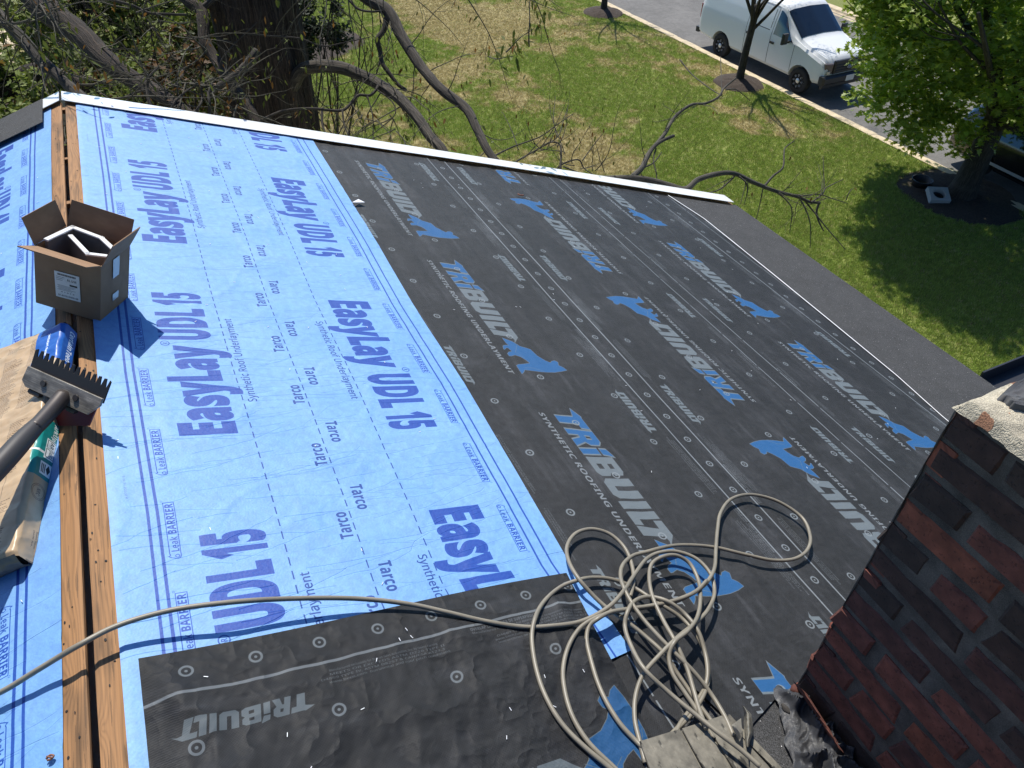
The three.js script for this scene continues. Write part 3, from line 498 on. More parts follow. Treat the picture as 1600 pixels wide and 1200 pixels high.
  const frame = (pts, y1, t, par) => { mesh('metal_angle', wall3(pts, 0.02, y1 - 0.006, t * 0.8), inner, par); mesh('white_rim', wall3(pts, y1 - 0.006, y1, t * 1.25), M.white, par); };
  frame([[0.02, -0.035], [0.032, -0.15], [0.13, -0.14], [0.187, -0.1]], 0.222, 0.013, st);
  const s2 = thing('white_metal_piece', 'smaller white folded metal piece leaning across the middle of the open cardboard box', 'metal piece'); s2.applyMatrix4(slopeFrame(nl, ex, 1));
  frame([[0.05, -0.11], [0.142, -0.04], [0.188, -0.06]], 0.212, 0.012, s2);
}

// ------------------------------------------------------------------ wrapped shingle bundle on the left slope
const bundleTop = 0.062;
{
  const far = onSlope(104, 506, 0.058, -1), near = onSlope(26, 868, 0.058, -1);
  const ez = near.clone().sub(far).normalize(), n = roofN(-1), ex = n.clone().cross(ez).normalize();     // ex points towards the ridge
  const b = thing('shingle_bundle', 'brown wrapped shingle bundle with blue and teal bands, lying on the left slope', 'shingle bundle');
  b.applyMatrix4(new THREE.Matrix4().makeBasis(ex, n, ez).setPosition(far.clone().addScaledVector(n, -0.058 + 0.012)));
  const L = near.distanceTo(far), W = 0.34, H = 0.056;
  // wrapper print: canvas x = across (0..0.34 top, then side), y = along
  const CW = 0.42, TW = 1280, TH = 2048;
  const [c, x] = paint(TW, TH, (u, v, i, j) => { const a = tfbm(u, v, 8, 18, 4, 4) - 0.5, nn = hash3(i, j, 4) * 8; const k = 172 + a * 34 + nn; return [k, k * 0.86, k * 0.68]; });
  const U = (m) => m; x.scale(TW / CW, TH / L);
  const dk = 'rgba(52,40,30,0.8)', teal = 'rgb(22,130,128)', cb = 'rgb(24,86,168)';
  seedTo(11); x.fillStyle = dk;
  for (let col = 0; col < 4; col++) for (let z = 0.04; z < L; z += 0.0055) { if (fbm(z * 22, col * 3.3, 2, 2) < 0.42) continue; let u = 0.012 + col * 0.078; const e = u + 0.058 * (0.5 + 0.5 * rnd()); while (u < e) { const l = rr(0.002, 0.007); x.fillRect(u, z, l, 0.0019); u += l + 0.0012; } }
  x.strokeStyle = dk; x.lineWidth = 0.0012; x.strokeRect(0.2, L * 0.62, 0.07, 0.16); x.strokeRect(0.05, L * 0.45, 0.1, 0.1); fit(x, 'CertainTeed', 0.235, L * 0.62 + 0.08, 0.12, 0.018, HALF);
  // blue band at the far ridge-side corner
  x.fillStyle = cb; x.fillRect(0.262, 0.0, 0.16, 0.165); x.fillStyle = '#e8eef4'; fit(x, 'CertainTeed', 0.375, 0.085, 0.14, 0.02, HALF); fit(x, 'Swiftstart starter', 0.302, 0.09, 0.1, 0.008, HALF);
  // teal band over the side
  x.fillStyle = teal; x.fillRect(0.333, 0.4, 0.2, 0.2); x.fillStyle = '#e6e9e6'; x.fillRect(0.325, 0.515, 0.2, 0.007);
  fit(x, 'ArkUp', 0.385, 0.435, 0.06, 0.016, HALF);
  for (const [z, s] of [[0.468, 'AR'], [0.498, 'ALG']]) { x.fillStyle = '#eceeea'; x.fillRect(0.362, z - 0.002, 0.04, 0.036); x.fillStyle = '#1c3a3c'; x.fillRect(0.365, z + 0.001, 0.034, 0.028); x.fillStyle = '#eceeea'; x.fillRect(0.367, z + 0.003, 0.03, 0.024); x.fillStyle = '#1c3a3c'; fit(x, s, 0.382, z + 0.015, 0.02, 0.012, HALF); }
  x.fillStyle = '#eceeea'; x.fillRect(0.358, 0.545, 0.038, 0.042); x.fillStyle = '#17282a'; x.beginPath(); x.moveTo(0.384, 0.549); x.lineTo(0.391, 0.565); x.lineTo(0.384, 0.581); x.lineTo(0.377, 0.565); x.fill(); for (let k = 0; k < 3; k++) x.fillRect(0.362 + k * 0.005, 0.551, 0.0028, 0.03);
  x.strokeStyle = dk; x.lineWidth = 0.0012; x.beginPath(); x.arc(0.368, 0.645, 0.019, 0, 7); x.stroke(); x.beginPath(); x.arc(0.368, 0.645, 0.023, 0, 7); x.stroke(); x.fillStyle = dk; fit(x, 'NRC', 0.368, 0.645, 0.022, 0.012, HALF);
  for (let k = 0; k < 3; k++) fit(x, ['Presidential', 'Shadow Starter', 'item no.'][k], 0.398 - k * 0.009, 0.78, 0.05, 0.005, HALF); for (let k = 0; k < 22; k++) x.fillRect(0.368, 0.84 + k * 0.0024, 0.03, k % 3 ? 0.0011 : 0.0018);
  x.fillStyle = teal; x.fillRect(0.4, 0.9, 0.02, 0.1);
  const wrap = new THREE.MeshPhysicalMaterial({ map: tex(c, true, false), roughness: 0.45, clearcoat: 0.3, clearcoatRoughness: 0.3, specularIntensity: 0.6 });
  const bulge = (s, z) => 0.009 * (fbm(s * 3, z * 14, 2, 4) - 0.45) + 0.006 * (1 - Math.abs(fbm(s * 4 + 3, z * 22, 5, 3) * 2 - 1)) + 0.004 * (fbm(s * 16, z * 30, 8, 3) - 0.5);
  // top sheet and ridge-side face are one wrapper folded over the edge
  const pr = (m, z) => { const r = 0.006, t1 = W - r; if (m <= t1) return [m, H + bulge(m * 3, z)]; const a = Math.min(1, (m - t1) / (r * 1.57)); if (a < 1) return [t1 + Math.sin(a * HALF) * r, H - r + Math.cos(a * HALF) * r + bulge(m * 3, z) * (1 - a)]; const d = m - t1 - r * 1.57; return [W + bulge(9 + d * 3, z) * 0.5, Math.max(0, H - r - d)]; };
  mesh('wrapper', grid(110, 240, (s, t) => { const m = s * CW, zz = t * L, [xx, yy] = pr(m, zz); const e = Math.min(t, 1 - t), sag = smooth(e, 0, 0.012); return V(xx - W, yy * (0.86 + 0.14 * sag), zz + 0.006 * (fbm(s * 8, t < 0.5 ? 0 : 5, 2) - 0.5) * (1 - smooth(e, 0, 0.1))); }, (s, t) => [s, 1 - t]), wrap, b);
  const endM = new THREE.MeshPhysicalMaterial({ color: lin(0.13, 0.10, 0.075), roughness: 0.4, clearcoat: 0.3 });
  for (const [z, sg] of [[0, -1], [L, 1]]) mesh('folded_end', grid(60, 12, (s, t) => V(-W + s * W, H * 0.95 * t, z + sg * (0.012 * Math.sin(t * 3.14) + 0.008 * (fbm(s * 14, t * 5, z + 1, 3) - 0.5)))), endM, b);
  mesh('shingle_stack', box(W - 0.012, H - 0.012, L - 0.01, -W / 2 - 0.004, H / 2 - 0.006, L / 2), M.dark, b);
}

// ------------------------------------------------------------------ toothed shingle remover lying across the bundle
{
  const t = thing('shingle_remover', 'toothed shingle removal shovel lying over the wrapped bundle', 'roofing tool');
  const up = V(0.05, 0.98, 0.2).normalize();
  const steel = new THREE.MeshPhysicalMaterial({ color: lin(0.62, 0.57, 0.5), metalness: 0.0, roughness: 0.4, map: tex(gray(512, 512, (u, v) => 150 + 90 * (tfbm(u, v, 6, 160, 3, 5) - 0.5) + 110 * (tfbm(u, v, 7, 7, 4, 8) - 0.5))) });
  steel.map.repeat.set(1.5, 3);
  const blade = new THREE.MeshStandardMaterial({ color: lin(0.035, 0.033, 0.033), metalness: 0.5, roughness: 0.5 });
  const red = new THREE.MeshStandardMaterial({ color: lin(0.16, 0.012, 0.016), roughness: 0.45 });
  const black = new THREE.MeshStandardMaterial({ color: lin(0.035, 0.03, 0.028), roughness: 0.5 });
  // the head lies in a plane: left tooth end, right tooth end, rear edge
  const A = onY(58, 547, RIDGE + 0.15), Bq = onY(173, 597, RIDGE + 0.13), ex = Bq.clone().sub(A), Wd = ex.length(); ex.normalize();
  const rear = onY(42, 598, RIDGE + 0.08).sub(A); const ez = rear.clone().addScaledVector(ex, -rear.dot(ex)).normalize(); const ey = ez.clone().cross(ex).normalize(); if (ey.y < 0) ey.negate();
  const m4 = new THREE.Matrix4().makeBasis(ex, ey, ex.clone().cross(ey)).setPosition(A); t.applyMatrix4(m4);
  const dz = Math.sign(ex.clone().cross(ey).dot(ez));                      // local z that runs to the rear
  const shapePlate = (pts, th) => { const s = new THREE.Shape(pts.map(([a, b]) => new THREE.Vector2(a, b * dz))); const g = new THREE.ExtrudeGeometry(s, { depth: th, bevelEnabled: true, bevelSize: 0.0006, bevelThickness: 0.0006, bevelSegments: 1 }); return g.rotateX(HALF).scale(1, -1, 1); };
  const flip = (g) => { const i = g.index; g = g.toNonIndexed ? (g.index ? g.toNonIndexed() : g) : g; const P = g.attributes.position; for (let k = 0; k < P.count; k += 3) { const a = [P.getX(k), P.getY(k), P.getZ(k)]; P.setXYZ(k, P.getX(k + 1), P.getY(k + 1), P.getZ(k + 1)); P.setXYZ(k + 1, ...a); } g.computeVertexNormals(); return g; };
  const teeth = [[0.0, 0.06], [-0.002, 0.0]]; const nT = 14;
  for (let i = 0; i < nT; i++) { const a = i / nT * Wd, w = Wd / nT; teeth.push([a + w * 0.32, -0.004], [a + w * 0.52, 0.018], [a + w * 0.74, 0.017], [a + w * 0.97, -0.003]); }
  teeth.push([Wd + 0.003, 0.0], [Wd + 0.001, 0.06]);
  mesh('toothed_blade', flip(shapePlate(teeth, 0.003)), blade, t);
  const R0 = 0.048, R1 = 0.103;
  const clampG = flip(shapePlate([[-0.001, R0], [Wd + 0.001, R0], [Wd + 0.0, R0 + 0.02], [Wd - 0.03, R1], [0.012, R1], [-0.006, R1 - 0.014]], 0.006)).translate(0, 0.005, 0); { const P = clampG.attributes.position, U = clampG.attributes.uv; for (let i = 0; i < P.count; i++) U.setXY(i, P.getX(i) * 3, P.getZ(i) * 3); }
  mesh('clamp_plate', clampG, steel, t);
  for (const a of [0.26, 0.70]) { mesh('bolt', new THREE.CylinderGeometry(0.0085, 0.0095, 0.005, 16).translate(Wd * a, 0.0135, dz * 0.074), black, t); }
  for (const [a, w] of [[0.16, 0.04], [0.43, 0.045], [0.66, 0.03]]) mesh('hinge_lug', chamfer(w, 0.014, 0.016, 0.004).translate(Wd * a, 0.002, dz * (R1 + 0.008)), black, t);
  mesh('red_socket_plate', flip(shapePlate([[0.01, R1 - 0.02], [Wd * 0.88, R1 - 0.02], [Wd * 0.86, R1 + 0.035], [Wd * 0.34, R1 + 0.085], [Wd * 0.2, R1 + 0.06]], 0.004)).translate(0, -0.02, 0), red, t);
  // handle: from the socket down to the lower left, out of the frame
  const inv = m4.clone().invert();
  const hp = [onY(92, 628, RIDGE + 0.085), onY(70, 652, RIDGE + 0.098), onY(40, 683, RIDGE + 0.115), onY(0, 727, RIDGE + 0.135), onY(-70, 800, RIDGE + 0.16), onY(-220, 960, RIDGE + 0.2)].map((p) => p.applyMatrix4(inv));
  mesh('handle', tube(hp, (q) => 0.0165 + 0.009 * smooth(q, 0.04, 0.3), 16, 40), black, t);
  const hs = [onY(99, 619, RIDGE + 0.083), onY(84, 637, RIDGE + 0.09), onY(62, 661, RIDGE + 0.104), onY(52, 671, RIDGE + 0.11)].map((p) => p.applyMatrix4(inv));
  mesh('socket', tube(hs, (q) => 0.0225 - 0.003 * q, 18, 16), new THREE.MeshStandardMaterial({ color: lin(0.06, 0.05, 0.045), metalness: 0.4, roughness: 0.45 }), t);
}

// ------------------------------------------------------------------ old flashing panel and torn strips at the near edge
const lift = (list, off) => list.map(([a, b]) => onRoof(a, b, off));
{
  const oldT = tex(paint(1024, 1024, (u, v, i, j) => { const a = tfbm(u, v, 5, 8, 4, 3) - 0.5, sc = tfbm(u, v, 40, 36, 5, 33), dirt = 1 - 0.55 * smooth(tfbm(u, v, 30, 12, 5, 51), 0.62, 0.72), n = hash3(i, j, 3) * 12; const k = (116 + a * 60 + (sc - 0.5) * 56 + n) * dirt; return [k, k * 0.96, k * 0.86]; })[0]);
  const old = new THREE.MeshStandardMaterial({ color: lin(0.7, 0.7, 0.71), map: oldT, bumpMap: oldT, bumpScale: 0.002, roughness: 0.75 });
  const p = thing('flashing_panel', 'weathered grey ribbed flashing panel with peeling paint, under the hose at the near edge', 'flashing');
  const d = roofN(1).negate();
  const slat = (list, off, th = 0.004) => mesh('slat', plate(lift(list, off), d, th), old, p);
  slat([[1000, 1158], [1062, 1139], [1100, 1210], [1140, 1290], [1062, 1300], [1030, 1240]], 0.05);
  slat([[1066, 1138], [1098, 1128], [1140, 1200], [1190, 1290], [1146, 1292], [1104, 1208]], 0.053);
  slat([[1102, 1127], [1128, 1118], [1142, 1134], [1200, 1196], [1260, 1280], [1196, 1290], [1146, 1200]], 0.05);
  slat([[1146, 1138], [1164, 1140], [1226, 1204], [1300, 1290], [1268, 1284], [1206, 1196]], 0.045);
  slat([[1064, 1142], [1069, 1140], [1150, 1290], [1142, 1292]], 0.044); slat([[1099, 1130], [1104, 1128], [1198, 1290], [1190, 1292]], 0.044);
  slat([[1000, 1160], [1140, 1116], [1300, 1290], [1040, 1300]], 0.034, 0.02);
  const pale = new THREE.MeshPhysicalMaterial({ map: oldT, color: lin(1, 1, 1), roughness: 0.4, clearcoat: 0.3 });
  const strip = thing('torn_flashing_strip', 'crumpled pale torn metal strip standing up beside the weathered panel', 'flashing');
  mesh('strip_piece', plate(lift([[1143, 1133], [1158, 1122], [1160, 1150], [1156, 1158]], 0.075), d, 0.002), pale, strip);
  const sg = (pts) => grid(8, pts.length - 1, (s, t) => { const q = pts[Math.round(t * (pts.length - 1))]; return onRoof(lerp(q[0], q[2], s), q[1] + 2 * s, 0.04 + 0.035 * Math.sin(s * 3.1) + 0.02 * t); });
  mesh('strip_piece', sg([[1160, 1102, 1163], [1163, 1114, 1174], [1162, 1128, 1176], [1163, 1142, 1178], [1164, 1156, 1172], [1166, 1166, 1170]]), pale, strip);
}
info(mesh('paper_scrap', plate(lift([[550, 316], [560, 311], [570, 316]], 0.03), roofN(1).negate(), 0.001), M.staple, scene), 'small white paper triangle lying on the black sheet near the blue edge', 'paper scrap');
info(mesh('twig_scrap', tube(lift([[809, 303], [813, 305], [818, 305]], 0.022), () => 0.004, 6), new THREE.MeshStandardMaterial({ color: lin(0.25, 0.09, 0.05), roughness: 0.9 }), scene), 'tiny brown twig on the black sheet below the rake', 'twig');
info(mesh('metal_clip', merge([tube([[72, 1186], [78, 1180], [84, 1181], [80, 1186], [74, 1188]].map(([a, b]) => onRoof(a, b, 0.02)), () => 0.002, 6), tube([[73, 1182], [82, 1184]].map(([a, b]) => onRoof(a, b, 0.021)), () => 0.0018, 6)]), new THREE.MeshStandardMaterial({ color: lin(0.22, 0.1, 0.06), metalness: 0.4, roughness: 0.6 }), scene), 'small rusty bent clip on the blue sheet left of the ridge', 'clip');

// ------------------------------------------------------------------ air hose
{
  const R = 0.006, q = (a, b, h = 0) => onRoof(820 + a / 2.608, 740 + b / 2.608, 0.038 + h), f = (a, b, h = 0) => onRoof(a, b, 0.036 + h);
  const hoseT = tex(paint(64, 512, (u, v, i, j) => { const k = 176 + (tfbm(u, v, 4, 20, 4, 3) - 0.5) * 60 + hash3(i, j, 2) * 10; return [k, k * 0.96, k * 0.87]; })[0]);
  const hm = new THREE.MeshPhysicalMaterial({ map: hoseT, color: lin(0.43, 0.42, 0.4), roughness: 0.45, clearcoat: 0.15 });
  const h = thing('air_hose', 'long grey air hose crossing the ridge and coiled in loops on the black sheets', 'hose');
  const runs = [
    [f(-60, 1105, 0.0), f(0, 1082, 0.004), f(60, 1046, 0.01), f(120, 1010, 0.014), f(180, 979, 0.022), f(260, 955, 0.034), f(350, 942, 0.042), f(450, 935.5, 0.03), f(560, 935.5, 0.014), f(640, 944, 0.006), f(700, 957, 0.004), f(760, 971), q(0, 625), q(120, 620, 0.01), q(230, 602, 0.018), q(340, 545, 0.03), q(405, 475, 0.03), q(445, 415, 0.02), q(500, 345, 0.012), q(550, 322, 0.01), q(620, 318, 0.012), q(700, 348, 0.018), q(757, 410, 0.018), q(773, 480, 0.015), q(750, 550, 0.02), q(700, 605, 0.03), q(620, 670, 0.045), q(545, 745, 0.03), q(482, 820, 0.018), q(452, 905, 0.008), q(448, 1000), q(468, 1090), q(490, 1180)],
    [q(850, 1070, 0.012), q(815, 990, 0.01), q(760, 900, 0.008), q(690, 810, 0.024), q(590, 710, 0.032), q(480, 590, 0.03), q(420, 500, 0.03), q(392, 430, 0.026), q(398, 375, 0.014), q(440, 335, 0.008), q(500, 318, 0.008), q(560, 302, 0.006), q(640, 291), q(770, 300), q(900, 330), q(1010, 353), q(1100, 347), q(1152, 310), q(1163, 255), q(1130, 180), q(1035, 115), q(925, 86), q(845, 102), q(800, 155), q(785, 230, 0.008), q(779, 305, 0.014), q(770, 395, 0.03), q(735, 450, 0.03), q(680, 490, 0.022), q(590, 530, 0.014), q(480, 548, 0.012), q(380, 560, 0.016), q(300, 583, 0.026), q(230, 625, 0.016), q(180, 700, 0.006), q(157, 790), q(160, 870), q(190, 980), q(255, 1090), q(360, 1195), q(450, 1280)],
    [q(420, 1270), q(340, 1195), q(250, 1120), q(160, 1030), q(90, 920), q(45, 790), q(29, 660, 0.004), q(42, 590, 0.012), q(80, 520), q(150, 460), q(215, 435, 0.01), q(280, 424), q(360, 432), q(440, 462), q(510, 505, 0.012), q(575, 545, 0.02), q(640, 590, 0.016), q(700, 660, 0.02), q(738, 740, 0.01), q(748, 830), q(725, 910, 0.008), q(680, 980), q(610, 1050), q(560, 1100)],
    [q(480, 1115, 0.004), q(455, 1092), q(385, 1015), q(315, 895), q(272, 770), q(252, 670, 0.006), q(264, 620, 0.018), q(300, 590, 0.036), q(345, 566, 0.034), q(420, 552, 0.026), q(500, 541, 0.02), q(570, 528, 0.024), q(640, 507, 0.028), q(700, 478, 0.032), q(742, 436, 0.04)],
    [q(960, 1195, 0.05), q(880, 1125, 0.046), q(800, 1065, 0.044), q(700, 985, 0.036), q(590, 895, 0.03), q(490, 800, 0.04), q(432, 700, 0.022), q(408, 620, 0.018), q(420, 560, 0.034), q(455, 515, 0.024), q(510, 502, 0.02), q(580, 520, 0.034), q(650, 570, 0.028), q(705, 640, 0.034), q(735, 730, 0.018), q(745, 810, 0.012), q(735, 870, 0.004), q(700, 930), q(640, 1010), q(600, 1080)],
    [q(430, 500, 0.012), q(443, 440, 0.008), q(438, 380, 0.006), q(405, 300), q(345, 246), q(272, 226), q(205, 246), q(172, 300), q(180, 360, 0.006), q(222, 432, 0.018), q(272, 490, 0.008), q(325, 540, 0.002), q(400, 592, 0.006), q(490, 662, 0.01), q(575, 742, 0.016), q(612, 800, 0.006), q(660, 870), q(705, 935), q(760, 1010), q(800, 1080)],
    [q(740, 1040, 0.03), q(712, 965, 0.02), q(690, 890, 0.018), q(660, 790, 0.026), q(615, 690, 0.036), q(560, 590, 0.024), q(520, 500, 0.022), q(507, 420, 0.02), q(520, 365, 0.024), q(565, 338, 0.03), q(618, 334, 0.028), q(668, 362, 0.02), q(704, 425, 0.016), q(716, 500, 0.026), q(703, 585, 0.04), q(660, 645, 0.05), q(608, 690, 0.05), q(588, 740, 0.03), q(600, 810, 0.018), q(650, 890, 0.014), q(695, 955, 0.012), q(730, 1010, 0.012), q(770, 1080, 0.01)],
  ];
  mesh('hose_line', merge(runs.map((r) => tube(r, () => R, 10, r.length * 9))), hm, h);
}
// ------------------------------------------------------------------ lawn, kerb, road
const KX = (z) => 17.3 + 0.037 * (z + 8.8), KR = (z) => 17.58 + 0.036 * (z + 8.8);
const spots = [[820, 70, 2.6], [1000, 235, 1.9], [930, 250, 1.6], [740, 40, 2.2], [560, 190, 1.3], [700, 120, 1.4], [1010, 110, 1.5], [1110, 165, 1.0], [1230, 215, 1.0], [1170, 190, 1.0], [880, 215, 1.2], [640, 10, 2.0], [860, 150, 1.2], [1050, 300, 0.5]].map(([a, b, r]) => { const p = onY(a, b, 0); return [p.x, p.z, r]; });
const lush = [[905, 115, 1.6], [790, 190, 1.0], [1100, 240, 1.6], [960, 150, 1.2], [610, 90, 1.0], [850, 100, 0.9], [1200, 300, 3], [1400, 450, 4], [1060, 180, 1]].map(([a, b, r]) => { const p = onY(a, b, 0); return [p.x, p.z, r]; });
function dry(x, z) {                                                    // 0 green .. 1 straw-coloured
  const n = fbm(x * 0.55, z * 0.55, 1, 4), f = fbm(x * 3.1, z * 3.1, 4, 3);
  let d = 0; for (const [a, b, r] of spots) d += Math.exp(-((x - a) ** 2 + (z - b) ** 2 * 0.8) / (r * r));
  let l = 0; for (const [a, b, r] of lush) l += Math.exp(-((x - a) ** 2 + (z - b) ** 2) / (r * r));
  return clamp(smooth(d * 0.75 + (n - 0.47) * 2.2 + (f - 0.5) * 1.5 - l * 0.95, 0.1, 0.85), 0, 1);
}
const inBed = (x, z) => beds.some(([a, b, r, q]) => Math.hypot((x - a), (z - b) * q) < r * (0.85 + 0.3 * fbm(x * 2, z * 2, 9, 2)));
const g2 = (px, py, y = 0) => { const p = onY(px, py, y); return [p.x, p.z]; };
const tree1 = g2(1154, 130), tree2 = g2(943, 20), mapleAt = [16.75, -5.6], bedShrub = g2(478, 62);
const beds = [[...tree1, 0.75, 1], [...tree2, 0.75, 1], [mapleAt[0], mapleAt[1], 1.25, 0.9], [bedShrub[0] - 0.3, bedShrub[1] + 0.3, 2.0, 1.0]];
{
  const detail = tex(paint(1024, 1024, (u, v, i, j) => { const a = tfbm(u, v, 60, 60, 4, 3) - 0.5, n = hash3(i, j, 5) - 0.5; const k = 205 + a * 90 + n * 70; return [k, k, k * 0.96]; })[0]);
  detail.repeat.set(60, 60);
  const m = new THREE.MeshStandardMaterial({ map: detail, vertexColors: true, roughness: 1 });
  const col = (x, z) => { const d = dry(x, z), n = noise(x * 9, z * 9), o = [lerp(0.25, 0.42, d), lerp(0.29, 0.355, d), lerp(0.075, 0.18, d)]; return o.map((q) => q * (0.8 + 0.4 * n)); };
  const lawnGrid = (x0, x1, z0, z1, nx, nz, right) => { const g = grid(nx, nz, (s, t) => { const z = lerp(z0, z1, t), xe = right ? KX(z) : x1, x = lerp(x0 > 25 ? KR(z) + 7.86 : x0, xe, s); return V(x, right && s === 1 ? 0.0 : 0.02 * (fbm(x * 0.7, z * 0.7, 3, 3) - 0.5), z); }, (s, t, p) => [p.x / 60 * 1.5, p.z / 60 * 1.5]); const P = g.attributes.position, C = new Float32Array(P.count * 3); for (let i = 0; i < P.count; i++) C.set(col(P.getX(i), P.getZ(i)), i * 3); g.setAttribute('color', new THREE.BufferAttribute(C, 3)); return g; };
  structure('lawn', lawnGrid(-12, 18, -36, 6, 260, 360, true), m);
  structure('lawn', mergeGeometries([lawnGrid(-300, -12, -300, 300, 30, 60), lawnGrid(-12, 18, -300, -36, 6, 30, true), lawnGrid(-12, 18, 6, 300, 6, 30, true), lawnGrid(25.4, 300, -300, 300, 40, 90)]), m);
  const asph = tex(paint(1024, 1024, (u, v, i, j) => { const a = tfbm(u, v, 5, 5, 5, 7) - 0.5, n = hash3(i, j, 6) - 0.5, s = tfbm(u, v, 30, 30, 3, 91) - 0.5; const k = 100 + a * 22 + n * 46 + s * 18; return [k, k * 0.985, k * 0.965]; })[0]);
  const road = new THREE.MeshStandardMaterial({ map: asph, bumpMap: asph, bumpScale: 0.004, roughness: 0.92 });
  structure('road', grid(8, 60, (s, t) => { const z = lerp(-300, 300, t); return V(lerp(KR(z) - 0.02, KR(z) + 7.6, s), -0.11, z); }, (s, t) => [s * 2.6, t * 200]), road);
  const ct = tex(paint(512, 512, (u, v, i, j) => { const a = tfbm(u, v, 8, 8, 4, 7) - 0.5, n = hash3(i, j, 6) - 0.5; const k = 190 + a * 50 + n * 34; return [k, k * 0.92, k * 0.78]; })[0]);
  const conc = new THREE.MeshStandardMaterial({ map: ct, roughness: 0.95 });
  // kerb blocks, each three metres long, cast with a rounded nose
  const kerb = new THREE.Group(); kerb.name = 'kerb'; kerb.userData.kind = 'structure'; scene.add(kerb);
  const block = (z0, z1, flip) => { const pr = [[0, -0.3], [0, 0.02], [0.01, 0.03], [0.2, 0.03], [0.265, 0.012], [0.285, -0.02], [0.3, -0.112], [0.55, -0.106], [0.55, -0.3]]; const ed = (z) => (Math.abs(z - z0) < 0.01 || Math.abs(z - z1) < 0.01 ? 0.012 : 0); return grid(pr.length - 1, 12, (s, t) => { const [a, b] = pr[Math.round(s * (pr.length - 1))], z = lerp(z0, z1, t); return flip ? V(KR(z) + 7.6 + 0.28 - a, b - ed(z), z) : V(KX(z) + a, b - ed(z) + 0.006 * (noise(z * 4, a * 20) - 0.5), z); }, (s, t) => [s * 0.7, lerp(z0, z1, t)]); };
  for (let z = -45; z < 9; z += 3) { const k = mesh('kerb_block', block(z + 0.006, z + 2.994), conc, kerb); }
  mesh('far_kerb', block(-60, 20, true), conc, kerb);
  // mulch beds
  const mt = tex(paint(512, 512, (u, v, i, j) => { const a = tfbm(u, v, 24, 24, 3, 3), n = hash3(i >> 1, j >> 1, 4); const k = 22 + a * 34 + n * 30; return [k * 1.08, k * 0.92, k * 0.8]; })[0]); mt.repeat.set(2, 2);
  const mulch = new THREE.MeshStandardMaterial({ map: mt, bumpMap: mt, bumpScale: 0.02, roughness: 1 });
  beds.forEach(([x, z, r, q], i) => { const g = grid(48, 10, (s, t) => { const a = s * 6.28318, k = r * (0.88 + 0.25 * fbm(Math.cos(a) * 2 + i, Math.sin(a) * 2, 3, 3)) * (1 - t * 0.999), X = Math.cos(a) * k, Z = Math.sin(a) * k / q; return V(x + X, 0.012 + (i < 2 ? 0.16 : 0.05) * (1 - (1 - t) ** 2) + 0.04 * (noise(X * 14, Z * 14, i) - 0.5) * Math.min(1, t * 8), z + Z); }, (s, t) => [Math.cos(s * 6.28) * (1 - t) * r, Math.sin(s * 6.28) * (1 - t) * r]); structure('mulch_ground', g, mulch); });
  // dark leaf-littered soil under the trees at the left
  const soil = grid(40, 40, (s, t) => { const z = lerp(-22, -1, t), x = lerp(-14, 0.2 + 0.132 * (4.33 - z), s); return V(x, 0.03 + 0.03 * fbm(x * 3, z * 3, 1, 3), z); }, (s, t) => [s * 9, t * 9]);
  structure('soil_ground', soil, mulch);
  // pale paving glimpsed at the far left
  const a = onY(-60, 95, 0.06), b = onY(30, 60, 0.06);
  structure('paving', grid(6, 6, (s, t) => V(lerp(a.x - 3, b.x, s), 0.075, lerp(b.z - 1, a.z + 1, t)), (s, t) => [s * 5, t * 5]), conc);
}

// ------------------------------------------------------------------ bark, leaves, branches
const barkT = tex(gray(512, 1024, (u, v) => { const w = u + (tfbm(u, v, 4, 6, 3, 2) - 0.5) * 0.12; const r = Math.abs(tfbm(w, v, 22, 5, 3, 8) * 2 - 1), n = tfbm(u, v, 60, 60, 3, 6); return 60 + 150 * Math.sqrt(r) * (0.6 + 0.6 * n); }));
const barkMat = (r, g, b, bump = 0.02) => { const m = new THREE.MeshStandardMaterial({ color: lin(r, g, b), map: barkT, bumpMap: barkT, bumpScale: bump, roughness: 0.95 }); return m; };
M.barkDark = barkMat(0.14, 0.1, 0.072, 0.02); M.barkGrey = barkMat(0.2, 0.17, 0.135, 0.006); M.barkPale = barkMat(0.3, 0.27, 0.215, 0.004); M.twig = barkMat(0.36, 0.33, 0.24, 0.002); M.barkYoung = barkMat(0.17, 0.145, 0.12, 0.006);
const leafMat = (r, g, b) => new THREE.MeshPhysicalMaterial({ color: lin(r, g, b), roughness: 0.7, transmission: 0.55, thickness: 0, side: THREE.DoubleSide, specularIntensity: 0.25 });
// a lobed leaf folded along its midrib, unit length, in the xz plane
const leafGeo = (() => { const o = [[0, 0], [0.2, 0.06], [0.5, 0.12], [0.24, 0.3], [0.42, 0.56], [0.18, 0.56], [0, 1]]; const P = [], I = []; P.push(0, 0, 0); for (const s of [1, -1]) for (const [x, z] of o.slice(1)) P.push(s * x, 0.16 * x + 0.06 * z * z, z); const n = o.length - 1; for (const b of [1, 1 + n]) for (let k = 0; k < n - 1; k++) b === 1 ? I.push(0, b + k + 1, b + k) : I.push(0, b + k, b + k + 1); const g = new THREE.BufferGeometry(); g.setAttribute('position', new THREE.Float32BufferAttribute(P, 3)); g.setIndex(I); g.computeVertexNormals(); return g; })();
const slimLeaf = (() => { const P = [0, 0, 0, 0.16, 0.04, 0.35, 0.12, 0.03, 0.7, 0, 0, 1, -0.12, 0.03, 0.7, -0.16, 0.04, 0.35], g = new THREE.BufferGeometry(); g.setAttribute('position', new THREE.Float32BufferAttribute(P, 3)); g.setIndex([0, 2, 1, 0, 3, 2, 0, 4, 3, 0, 5, 4]); g.computeVertexNormals(); return g; })();
const dummy = new THREE.Object3D(), tint = new THREE.Color();
